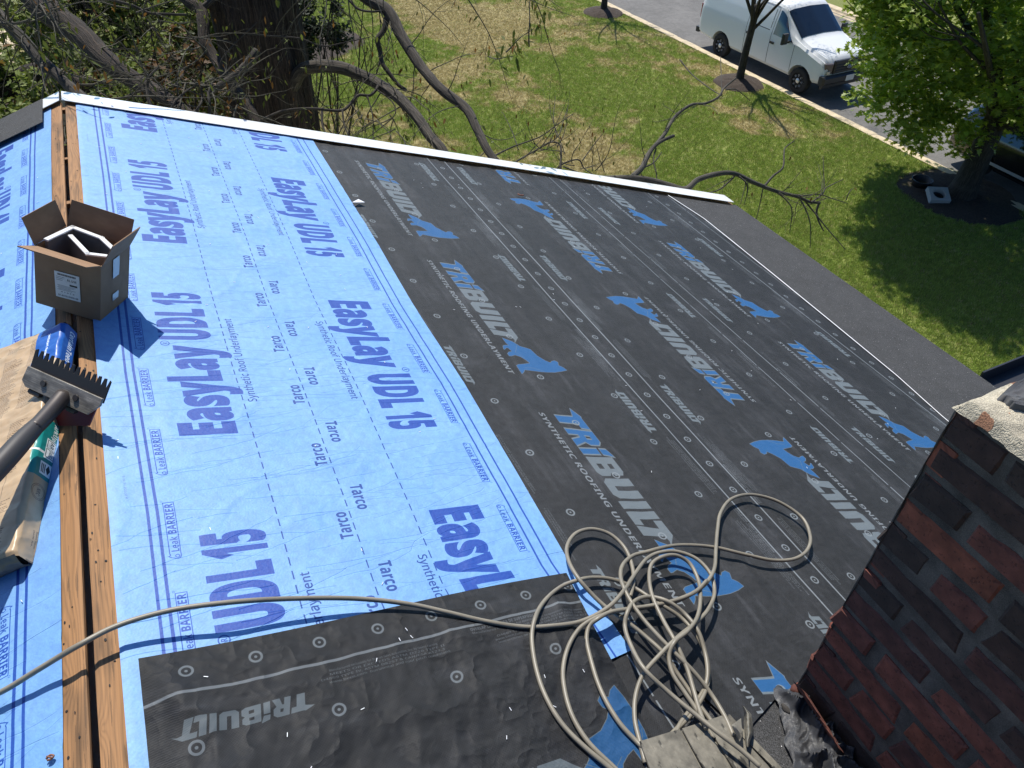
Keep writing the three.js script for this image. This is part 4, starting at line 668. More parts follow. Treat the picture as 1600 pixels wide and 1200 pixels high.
// leaves: list of [x, y, z, size]; drooping or level
function leaves(name, list, geo, mat, parent, tone, droop = 0.5) {
  const m = new THREE.InstancedMesh(geo, mat, list.length); m.castShadow = m.receiveShadow = true; m.name = name; m.userData.kind = 'stuff';
  list.forEach(([x, y, z, s], i) => { dummy.position.set(x, y, z); dummy.rotation.set(rr(-0.5, 0.9) * 1 + droop * rr(0.2, 1.4), rr(0, 6.28), rr(-0.6, 0.6), 'YXZ'); dummy.scale.setScalar(s * rr(0.75, 1.25)); dummy.updateMatrix(); m.setMatrixAt(i, dummy.matrix); tint.setRGB(...tone(x, y, z)); m.setColorAt(i, tint); });
  parent.add(m); return m;
}
const rndDir = () => { const z = rr(-1, 1), a = rr(0, 6.28318), r = Math.sqrt(1 - z * z); return V(r * Math.cos(a), z, r * Math.sin(a)); };
// wandering twig from p along d; returns tube and records tips
function twig(p, d, len, r, out, depth, bend = 0.5, up = 0.1, radial = 5) {
  const pts = [p.clone()], n = 5, dd = d.clone().normalize(), q = p.clone();
  for (let i = 1; i <= n; i++) { dd.addScaledVector(rndDir(), bend * 0.42).add(V(0, up * 0.3, 0)).normalize(); q.addScaledVector(dd, len / n); pts.push(q.clone()); }
  out.geos.push(tube(pts, (t) => r * (1 - 0.72 * t), radial, n * 2));
  if (depth > 0) { const k = 2 + Math.floor(rnd() * 2.5); for (let i = 0; i < k; i++) { const j = 1 + Math.floor(rnd() * (n - 0.01)); const t = pts[Math.min(j + 1, n)].clone().sub(pts[j - 1]).normalize(); twig(pts[j], t.addScaledVector(rndDir(), 0.75).normalize(), len * rr(0.35, 0.62), r * (1 - 0.72 * j / n) * 0.62, out, depth - 1, bend, up, 4); } }
  out.tips.push([pts[n], dd.clone()], [pts[n - 1], dd.clone()]);
}
let far = 1;
const path = (list) => list.map(([a, b, d]) => at(a, b, d * far));
const limbBump = (k) => (t, a, l) => 1 + k * (fbm(Math.cos(a) * 2 + 3, Math.sin(a) * 2, l * 5, 3) - 0.5);
function limb(list, r0, r1, name, mat, parent, k = 0.35) { const pts = path(list); const g = tube(pts, (t) => lerp(r0, r1, t) * 0.72, 10, pts.length * 7, limbBump(k * 0.55)); mesh(name, parent.position ? local(g, parent) : g, mat, parent); return pts; }
// sprays of twigs with young leaves along a polyline
function sprays(pts, n, len, r, depth, parent, leafN, tone, size = 0.06, name = 'twigs', up = 0, t0 = 0.1, mat = M.twig) {
  const c = new THREE.CatmullRomCurve3(pts), out = { geos: [], tips: [] };
  for (let i = 0; i < n; i++) { const t = lerp(t0, 1, (i + rnd()) / n), p = c.getPointAt(Math.min(0.999, t)), tg = c.getTangentAt(Math.min(0.999, t)); twig(p, tg.multiplyScalar(0.5).add(rndDir()).add(V(0, up, 0)), len * rr(0.5, 1.2), r, out, depth, 0.6, up); }
  mesh(name, local(merge(out.geos), parent), mat, parent).userData.kind = 'stuff';
  if (leafN) { const L = []; for (let i = 0; i < leafN; i++) { const [p] = out.tips[Math.floor(rnd() * out.tips.length)]; L.push([p.x + rr(-1, 1) * size * 1.4 - parent.position.x, p.y + rr(-1.4, 0.6) * size * 1.4 - parent.position.y, p.z + rr(-1, 1) * size * 1.4 - parent.position.z, size]); } leaves('young_leaves', L, slimLeaf, M.leafYoung, parent, tone, 1); }
}
M.leafYoung = leafMat(0.9, 0.9, 0.9); M.leafMaple = leafMat(0.95, 0.95, 0.95); M.leafMaple.specularIntensity = 0.45; M.leafMaple.transmission = 0.62; M.leafMaple.roughness = 0.5; M.leafShrub = leafMat(0.9, 0.9, 0.9);
const youngTone = () => { const k = rr(0.6, 1.25), w = rnd(); return w < 0.22 ? [0.22 * k, 0.11 * k, 0.025 * k] : [0.14 * k, 0.17 * k, 0.03 * k]; };

// ------------------------------------------------------------------ the big dark tree at the gable end
seedTo(1201);
{
  const ax = at(420, 120, 8.0), t = thing('tree', 'big old tree with a thick dark furrowed trunk standing just beyond the gable', 'tree', [ax.x, 0, ax.z]);
  const g = tube([V(0, -0.2, 0), V(0.02, 1.5, 0.0), V(-0.02, 4, 0.02), V(0, 6.2, 0), V(-0.02, 7.3, -0.03)], (q) => 0.425 - 0.08 * q + 0.25 * Math.exp(-q * 30), 96, 110, (q, a, l) => { const w = a * 11 / 6.28318 * 2 + 1.2 * fbm(Math.cos(a) * 3, Math.sin(a) * 3, l * 0.9, 3); const rg = Math.abs(fbm(Math.cos(a) * 7, Math.sin(a) * 7, l * 0.55, 3) * 2 - 1); return 1 + 0.34 * (Math.sqrt(rg) - 0.4) + 0.05 * (fbm(Math.cos(a) * 20, Math.sin(a) * 20, l * 7, 2) - 0.5) + 0.0 * w; });
  mesh('trunk', g, M.barkDark, t);
  limb([[455, 140, 7.75], [470, 112, 7.6], [490, 104, 7.45], [520, 104, 7.3], [552, 112, 7.1], [590, 131, 6.9], [622, 152, 6.6], [650, 181, 6.3], [672, 213, 6.05], [692, 236, 5.85], [698, 252, 5.8]], 0.085, 0.05, 'limb', M.barkGrey, t, 0.5);
  const l2 = limb([[540, -30, 7.6], [578, 0, 7.4], [608, 19, 7.2], [627, 56, 7.0], [659, 105, 6.7], [690, 140, 6.4], [729, 171, 6.15], [746, 203, 5.95], [764, 238, 5.75], [780, 256, 5.65], [803, 264, 5.6], [840, 275, 5.55]], 0.078, 0.036, 'limb', M.barkGrey, t, 0.5);
  limb([[607, 22, 7.2], [600, 46, 7.15], [590, 62, 7.1], [594, 80, 7.1], [597, 98, 7.05], [608, 114, 7], [622, 132, 6.95], [634, 141, 6.9]], 0.036, 0.02, 'limb', M.barkGrey, t, 0.4);
  limb([[595, 95, 7.05], [590, 108, 7.0], [588, 117, 7]], 0.016, 0.008, 'limb', M.barkGrey, t);
  limb([[545, 0, 7.3], [560, 14, 7.25], [580, 18, 7.2], [598, 17, 7.2]], 0.014, 0.012, 'limb', M.barkGrey, t);
  limb([[593, 128, 6.85], [587, 141, 6.75], [578, 149, 6.7], [560, 149, 6.65], [548, 162, 6.6], [536, 172, 6.55], [512, 172, 6.5], [496, 170, 6.5], [470, 170, 6.5], [440, 174, 6.5], [407, 188, 6.45]], 0.017, 0.014, 'limb', M.barkGrey, t);
  limb([[503, 173, 6.5], [504, 196, 6.4], [513, 217, 6.3]], 0.016, 0.009, 'limb', M.barkGrey, t);
  limb([[535, 173, 6.5], [538, 195, 6.4], [552, 222, 6.2], [570, 235, 6.1]], 0.011, 0.006, 'limb', M.barkGrey, t);
  limb([[574, 150, 6.65], [582, 180, 6.5], [583, 222, 6.2]], 0.008, 0.005, 'limb', M.barkGrey, t);
  limb([[590, 141, 6.75], [612, 158, 6.6], [618, 176, 6.5], [588, 205, 6.3], [565, 222, 6.2]], 0.009, 0.004, 'limb', M.barkGrey, t);
  limb([[395, 81, 6.9], [386, 53, 6.9], [420, 56, 6.9], [468, 60, 6.9], [505, 72, 6.9], [540, 66, 6.9], [578, 58, 6.9]].slice(1), 0.012, 0.005, 'limb', M.barkGrey, t);
  // broken limbs left of the trunk
  limb([[322, 153, 6.5], [330, 145, 6.5], [344, 134, 6.5], [365, 120, 6.55], [384, 102, 6.6], [402, 80, 6.65]], 0.032, 0.05, 'limb', M.barkGrey, t, 0.5);
  limb([[280, -15, 7.8], [296, 3, 7.7], [314, 16, 7.6], [318, 38, 7.5], [321, 67, 7.4], [335, 90, 7.3], [350, 115, 7.1], [370, 142, 6.9], [392, 172, 6.7], [402, 196, 6.6]], 0.075, 0.05, 'limb', M.barkDark, t, 0.5);
  limb([[314, 14, 7.6], [330, 2, 7.6], [345, -10, 7.6]], 0.04, 0.03, 'limb', M.barkGrey, t);
  const l9 = limb([[150, -5, 7.2], [205, 8, 7.1], [232, 20, 7.1], [262, 22, 7.1], [290, 23, 7.2]], 0.016, 0.014, 'limb', M.barkGrey, t);
  limb([[333, 55, 7.2], [345, 62, 7.2], [362, 66, 7.2]], 0.012, 0.009, 'limb', M.barkGrey, t);
  limb([[345, 108, 6.9], [346, 95, 6.9], [360, 76, 6.9], [367, 68, 6.9], [388, 48, 6.9], [402, 35, 6.9]], 0.01, 0.006, 'limb', M.barkGrey, t);
  limb([[262, 178, 6.1], [275, 158, 6.15], [290, 143, 6.2], [310, 133, 6.3], [330, 130, 6.3]], 0.012, 0.008, 'limb', M.barkGrey, t);
  limb([[240, 176, 5.9], [232, 155, 5.95], [230, 135, 6], [234, 120, 6], [246, 106, 6.05]], 0.018, 0.012, 'limb', M.barkGrey, t);
  limb([[328, 182, 6], [327, 160, 6], [326, 145, 6.05], [332, 131, 6.1]], 0.015, 0.012, 'limb', M.barkGrey, t);
  limb([[300, 182, 6], [312, 165, 6], [316, 150, 6.1], [314, 138, 6.1]], 0.014, 0.008, 'limb', M.barkGrey, t);
  limb([[196, 152, 6.2], [212, 145, 6.2], [230, 140, 6.1]], 0.012, 0.01, 'limb', M.barkGrey, t);
  limb([[205, 118, 6.3], [225, 116, 6.3], [236, 120, 6.2]], 0.009, 0.007, 'limb', M.barkGrey, t);
  // crown out of the frame: only the boughs whose shadows fall on the near end of the roof
    sprays([V(-0.9, RIDGE + 1.2, -1.3), V(-0.4, RIDGE + 0.75, -0.75), V(0.05, RIDGE + 0.5, -0.4), V(0.4, RIDGE + 0.36, -0.22)], 7, 0.4, 0.007, 1, t, 60, youngTone, 0.06, 'twigs', -0.1);
  sprays(path([[470, 112, 7.5], [520, 104, 7.3], [590, 131, 6.9], [650, 181, 6.3]]), 16, 0.7, 0.006, 2, t, 130, youngTone, 0.055, 'twigs', -0.35);
  sprays(path([[470, 170, 6.5], [512, 172, 6.5], [548, 162, 6.6], [580, 190, 6.4], [610, 180, 6.4], [620, 210, 6.2]]), 16, 0.5, 0.005, 2, t, 170, youngTone, 0.06, 'twigs', -0.4);
  sprays(l2, 14, 0.6, 0.005, 1, t, 120, youngTone, 0.05, 'twigs', 0.1);
  sprays(path([[430, -10, 7], [480, -20, 7], [540, -10, 7], [610, -30, 7]]), 12, 0.9, 0.006, 2, t, 110, youngTone, 0.05, 'twigs', -0.7);
  sprays(path([[690, -20, 8], [760, -25, 8], [830, -30, 8]]), 5, 1.1, 0.007, 2, t, 30, youngTone, 0.05, 'twigs', -0.6);
  sprays(path([[180, 0, 6.8], [230, 30, 6.8], [280, 60, 6.8], [330, 80, 6.6]]), 16, 0.7, 0.006, 2, t, 150, youngTone, 0.05, 'twigs', 0);
  sprays(path([[230, 150, 6.1], [280, 130, 6.3], [330, 140, 6.2], [380, 170, 6.2]]), 22, 0.6, 0.007, 2, t, 200, youngTone, 0.05, 'twigs', 0.1);
}
// ------------------------------------------------------------------ storm-felled limbs left of it
function felled(label, list, r0, r1, mat, sp) {
  const m0 = list[Math.floor(list.length / 2)], p0 = at(m0[0], m0[1], m0[2] * far); const t = thing('fallen_limb', label, 'tree limb', [p0.x, p0.y, p0.z], 'fallen tree limbs beyond the gable');
  const pts = limb(list, r0, r1, 'bough', mat, t, 0.45);
  if (sp) sprays(pts, ...sp.slice(0, 4), t, ...sp.slice(4));
  return t;
}
felled('thick dark fallen limb slanting from top left down to the white rake edge', [[30, -35, 8.3], [62, 6, 8.0], [96, 32, 7.7], [120, 48, 7.5], [142, 68, 7.3], [162, 90, 7.1], [187, 110, 6.9], [217, 129, 6.7], [240, 142, 6.5], [262, 156, 6.3], [295, 179, 6.1], [345, 215, 5.9]], 0.17, 0.045, M.barkDark, [16, 0.7, 0.007, 2, 240, youngTone, 0.05]);
felled('smooth olive-grey fallen limb running straight down behind the ridge end', [[-30, -8, 6.6], [0, 25, 6.4], [14, 40, 6.3], [31, 57, 6.2], [50, 78, 6.05], [72, 102, 5.9], [93, 119, 5.8], [114, 140, 5.65], [135, 158, 5.5], [165, 185, 5.4]], 0.055, 0.05, M.barkYoung, [16, 0.75, 0.008, 2, 160, youngTone, 0.05]);
felled('thick mossy fallen limb lying level behind the left slope', [[-50, 165, 9.2], [-10, 148, 9.1], [20, 134, 9], [42, 120, 8.9], [66, 113, 8.8], [92, 122, 8.6], [118, 132, 8.5], [150, 135, 8.4]], 0.16, 0.1, M.barkDark, [10, 0.8, 0.008, 2, 150, youngTone, 0.055]);
felled('thin pale curving branches crossing the top left corner', [[-10, 36, 5.9], [20, 37, 5.9], [45, 31, 5.9], [52, 22, 5.9], [60, 9, 5.95], [85, 0, 6]], 0.012, 0.008, M.twig, [12, 0.6, 0.006, 2, 120, youngTone, 0.06]);
far = 1.1;
{ const t = felled('long forked fallen branch lying along the white rake and reaching over the lawn', [[876, 277, 5.75], [905, 277, 5.75], [940, 280, 5.75], [985, 279, 5.8], [1010, 281, 5.85], [1045, 290, 5.9], [1070, 296, 5.95], [1090, 281, 6.1], [1125, 271, 6.3], [1150, 272, 6.5], [1178, 285, 6.6], [1213, 299, 6.8], [1248, 308, 7], [1264, 315, 7.1], [1281, 317, 7.2]], 0.045, 0.018, M.barkPale);
  const mk = (l, a, b) => limb(l, a * 0.92, b * 0.92, 'branch', M.barkPale, t, 0.3);
  mk([[985, 279, 5.8], [1003, 262, 5.95], [1013, 241, 6.1], [1024, 227, 6.2], [1036, 219, 6.3], [1053, 212, 6.4]], 0.04, 0.02);
  mk([[1022, 229, 6.2], [1038, 210, 6.35], [1055, 182, 6.6], [1080, 164, 6.8], [1104, 161, 7], [1122, 152, 7.1], [1132, 137, 7.25], [1150, 122, 7.4]], 0.026, 0.013);
  mk([[1025, 232, 6.2], [1021, 250, 6.1], [1026, 275, 6.0], [1024, 297, 5.95]], 0.01, 0.006); mk([[1000, 264, 5.95], [1020, 255, 6], [1034, 238, 6.1]], 0.012, 0.006);
  mk([[1195, 290, 6.7], [1208, 275, 6.8], [1223, 262, 6.9], [1225, 241, 7], [1227, 231, 7.1], [1241, 220, 7.2]], 0.017, 0.007);
  mk([[1280, 317, 7.2], [1276, 330, 7.2], [1279, 345, 7.2], [1287, 361, 7.2]], 0.018, 0.008); mk([[1248, 308, 7], [1258, 325, 7], [1266, 350, 7], [1266, 388, 7]], 0.012, 0.004); mk([[1256, 312, 7.1], [1275, 335, 7.1], [1290, 354, 7.1], [1321, 390, 7.2]], 0.012, 0.005);
  mk([[1268, 316, 7.1], [1284, 304, 7.2], [1290, 294, 7.3], [1303, 287, 7.4], [1318, 280, 7.5]], 0.013, 0.005); mk([[1288, 298, 7.3], [1287, 270, 7.4], [1286, 245, 7.5]], 0.009, 0.004); mk([[1213, 300, 6.8], [1228, 312, 6.8], [1237, 326, 6.8], [1234, 364, 6.8]], 0.011, 0.004);
  mk([[1150, 273, 6.5], [1140, 283, 6.5], [1120, 298, 6.4], [1085, 303, 6.3]], 0.013, 0.006); mk([[1155, 275, 6.5], [1168, 290, 6.5], [1163, 320, 6.5]], 0.011, 0.004); mk([[1192, 295, 6.7], [1186, 325, 6.7], [1181, 345, 6.7]], 0.008, 0.004); mk([[1250, 306, 7], [1280, 304, 7.1], [1300, 310, 7.2], [1325, 318, 7.3]], 0.011, 0.005);
  mk([[1250, 305, 7], [1230, 303, 7], [1286, 304, 7]].slice(0, 2), 0.01, 0.008); mk([[1322, 313, 7.4], [1326, 302, 7.4], [1333, 294, 7.5]], 0.008, 0.004);
  mk([[875, 275, 5.75], [876, 255, 5.8], [874, 225, 5.9], [862, 222, 5.9], [850, 226, 5.9]], 0.017, 0.008); mk([[880, 260, 5.8], [900, 268, 5.8], [928, 277, 5.8]], 0.01, 0.006); mk([[865, 272, 5.75], [876, 258, 5.8], [905, 250, 5.85], [912, 262, 5.85], [930, 275, 5.8]], 0.012, 0.006); mk([[910, 251, 5.9], [925, 230, 6], [945, 205, 6.1]], 0.008, 0.003);
  mk([[1062, 93, 8.2], [1080, 115, 8], [1105, 135, 7.7], [1128, 150, 7.3]], 0.011, 0.007); mk([[1128, 148, 7.3], [1127, 120, 7.6], [1126, 88, 8]], 0.008, 0.005); mk([[1134, 140, 7.2], [1150, 140, 7.3], [1172, 157, 7.4]], 0.011, 0.004);
  mk([[760, 250, 5.75], [800, 230, 5.9], [845, 213, 6], [870, 195, 6.1], [895, 178, 6.3]], 0.012, 0.004); mk([[800, 256, 5.7], [840, 233, 5.9], [870, 215, 6], [880, 190, 6.2], [888, 165, 6.4]], 0.011, 0.004); mk([[810, 234, 5.9], [800, 205, 6.1], [785, 175, 6.3]], 0.008, 0.003); mk([[870, 215, 6], [865, 185, 6.2], [868, 150, 6.4]], 0.007, 0.003);
  sprays(path([[985, 279, 5.8], [1024, 227, 6.2], [1055, 182, 6.6], [1104, 161, 7]]), 9, 0.35, 0.004, 1, t, 30, youngTone, 0.04, 'twigs', 0.2); sprays(path([[1125, 271, 6.3], [1178, 285, 6.6], [1248, 308, 7], [1300, 310, 7.2]]), 12, 0.45, 0.0045, 1, t, 50, youngTone, 0.04, 'twigs', 0); sprays(path([[800, 256, 5.7], [870, 230, 5.9], [900, 260, 5.9], [950, 270, 5.9]]), 14, 0.55, 0.0045, 1, t, 90, youngTone, 0.04, 'twigs', 0.7);
  sprays([V(2.6, RIDGE - 0.35, -0.75), V(2.9, RIDGE - 0.25, -0.55)], 3, 0.4, 0.006, 1, t, 90, youngTone, 0.07, 'twigs', 0.2);
}

far = 1;
// ------------------------------------------------------------------ shrubs behind the limbs
function shrub(label, px, py, dist, rx, ry, n, tone, size, group) {
  const c = at(px, py, dist), t = thing('shrub', label, 'shrub', [c.x, 0, c.z], group), out = { geos: [], tips: [] }, cy = c.y, L = [];
  for (let i = 0; i < 7; i++) twig(V(rr(-0.1, 0.1), 0, rr(-0.1, 0.1)), V(rr(-0.4, 0.4), 1, rr(-0.4, 0.4)), Math.max(0.6, cy + ry * 0.4), 0.03, out, 2, 0.35, 0.3);
  mesh('stems', merge(out.geos), M.barkDark, t);
  const lumps = Array.from({ length: 26 }, () => { const d = rndDir(), k = Math.cbrt(rnd()); return [d.x * rx * k, cy + d.y * ry * k, d.z * rx * k, rr(0.25, 0.5) * Math.min(rx, ry)]; });
  for (let i = 0; i < n; i++) { const [x, y, z, r] = lumps[Math.floor(rnd() * lumps.length)], d = rndDir(), k = Math.pow(rnd(), 0.45) * r; const Y = y + d.y * k; if (Y > 0.05) L.push([x + d.x * k, Y, z + d.z * k, size]); }
  leaves('foliage', L, leafGeo, M.leafShrub, t, tone, 0.35);
}
const shrubTone = () => { const k = rr(0.55, 1.3); return rnd() < 0.07 ? [0.2 * k, 0.13 * k, 0.03 * k] : [0.22 * k, 0.28 * k, 0.05 * k]; };
const darkTone = () => { const k = rr(0.6, 1.3); return [0.03 * k, 0.05 * k, 0.018 * k]; };
shrub('light green bush behind the forked limb left of the big trunk', 265, 70, 11.5, 1.05, 1.1, 5200, shrubTone, 0.085);
shrub('light green bush close against the left side of the big trunk', 350, 45, 11.8, 0.75, 1.3, 4200, shrubTone, 0.085);
shrub('light green bush between the two fallen limbs at the left', 85, 72, 10.6, 0.6, 0.6, 2300, shrubTone, 0.08);
shrub('green bush above the thick dark limb at the top of the picture', 170, 15, 12.5, 1.1, 0.8, 4200, shrubTone, 0.085);
shrub('dark evergreen bush in the gap behind the fallen limbs', 195, 95, 12.5, 0.8, 1.3, 4200, darkTone, 0.08);
shrub('low bright bush just behind the ridge end', 95, 150, 8.8, 0.9, 0.4, 2400, shrubTone, 0.07);
shrub('low green bush behind the left slope edge at the far left', 20, 175, 8.4, 0.8, 0.35, 1900, shrubTone, 0.07);
shrub('brownish leaved bush under the broken stub limb', 270, 128, 9.6, 0.8, 0.45, 1900, () => { const k = rr(0.5, 1.2); return rnd() < 0.5 ? [0.2 * k, 0.1 * k, 0.03 * k] : [0.1 * k, 0.12 * k, 0.03 * k]; }, 0.075);
shrub('green bush in the top left corner', 15, 10, 12, 0.9, 0.8, 2600, shrubTone, 0.085);
shrub('dark weeping shrub in the mulch bed right of the big trunk', 485, 30, 15.6, 0.65, 0.75, 3200, darkTone, 0.08);

// ------------------------------------------------------------------ maple on the right
seedTo(88);
{
  const [mx, mz] = mapleAt, t = thing('maple_tree', 'full leafy green maple tree between the lawn and the road', 'tree', [mx, 0, mz]), out = { geos: [], tips: [] };
  mesh('trunk', tube([V(0, -0.1, 0), V(0.03, 0.6, 0), V(0.0, 1.4, 0.02), V(0.05, 2.4, 0)], (q) => 0.27 - 0.05 * q + 0.12 * Math.exp(-q * 9), 28, 30, (q, a, l) => 1 + 0.18 * (fbm(Math.cos(a) * 4, Math.sin(a) * 4, l * 1.6, 4) - 0.5)), M.barkYoung, t);
  for (let i = 0; i < 11; i++) { const a = i * 2.4, e = rr(0.35, 1.3); twig(V(0.04, rr(1.5, 2.5), 0), V(Math.cos(a), e, Math.sin(a)), rr(3.4, 5.2), 0.11, out, 2, 0.3, 0.25, 7); }
  mesh('limbs', merge(out.geos), M.barkYoung, t);
  const lumps = []; seedTo(90);
  const inside = (x, y, z) => { const up = Math.max(0, y - 4.4), h = (y - 5.2) / 4.8, r = Math.hypot((x - 0.1 - 0.28 * up) / 4.75, (z + 0.7 + 0.3 * up) / 3.7); return Math.hypot(h, r) < 0.86 + 0.34 * (fbm(x * 0.6, y * 0.6, z * 0.6 + 40, 3) - 0.5); };
  while (lumps.length < 640) { const x = rr(-5.6, 4.2), y = rr(0.5, 8.0), z = rr(-5.6, 4.2), k = Math.hypot((x - 0.1 - 0.28 * Math.max(0, y - 4.4)) / 4.75, (y - 5.2) / 4.8, (z + 0.7 + 0.3 * Math.max(0, y - 4.4)) / 3.7); if (k < 0.52 || (y < 1.9 && x > -0.6 && z > -2.2) || !inside(x, y, z)) continue; lumps.push([x, y, z, rr(0.3, 0.66), rr(0.75, 1.25)]); }
  const L = [], tones = new Map();
  for (const [x, y, z, r, w] of lumps) { const n = Math.round(88 * r / 0.42); for (let i = 0; i < n; i++) { const d = rndDir(), k = Math.pow(rnd(), 0.5) * r; L.push([x + d.x * k * 1.15, y + d.y * k * 0.62 - 0.1 * k * k, z + d.z * k * 1.15, 0.132]); tones.set(L.length - 1, w); } }
  let idx = 0; leaves('crown', L, leafGeo, M.leafMaple, t, () => { const w = tones.get(idx++), k = rr(0.75, 1.25) * w; return rnd() < 0.15 ? [0.42 * k, 0.52 * k, 0.08 * k] : [0.34 * k, 0.45 * k, 0.06 * k]; }, 0.25);
}
// ------------------------------------------------------------------ two young street trees
seedTo(303);
{
  const t = thing('young_tree', 'slim young street tree with bare upright limbs in front of the white van', 'tree', [tree1[0], 0.08, tree1[1]], 'young street trees along the kerb');
  mesh('trunk', tube([V(0, -0.1, 0), V(0.01, 0.7, 0), V(0.07, 1.5, -0.02), V(0.1, 2.1, -0.02)], (q) => 0.115 - 0.02 * q + 0.05 * Math.exp(-q * 14), 18, 22, limbBump(0.12)), M.barkYoung, t);
  const out = { geos: [], tips: [] };
  for (let i = 0; i < 9; i++) { const a = i * 2.4 + 0.4; twig(V(0.08, 1.4 + i * 0.07, -0.02), V(Math.cos(a) * rr(0.5, 0.95), 1, Math.sin(a) * rr(0.5, 0.95)), rr(2.2, 3.4), 0.05, out, 3, 0.28, 0.25, 6); }
  mesh('limbs', merge(out.geos), M.barkYoung, t);
  const L = []; for (let i = 0; i < 2600; i++) { const [p] = out.tips[Math.floor(rnd() * out.tips.length)]; L.push([p.x + rr(-0.16, 0.16), p.y + rr(-0.16, 0.16), p.z + rr(-0.16, 0.16), 0.05]); }
  leaves('crown', L, slimLeaf, M.leafYoung, t, () => { const k = rr(0.7, 1.2); return [0.2 * k, 0.24 * k, 0.06 * k]; }, 0.4);
  const c = t.clone(); c.name = numbered('young_tree'); c.position.set(tree2[0], 0.08, tree2[1]); c.rotation.y = 2.1; c.userData = { ...t.userData, label: 'slim young street tree in its own mulch ring beside the empty stretch of kerb' }; scene.add(c);
}
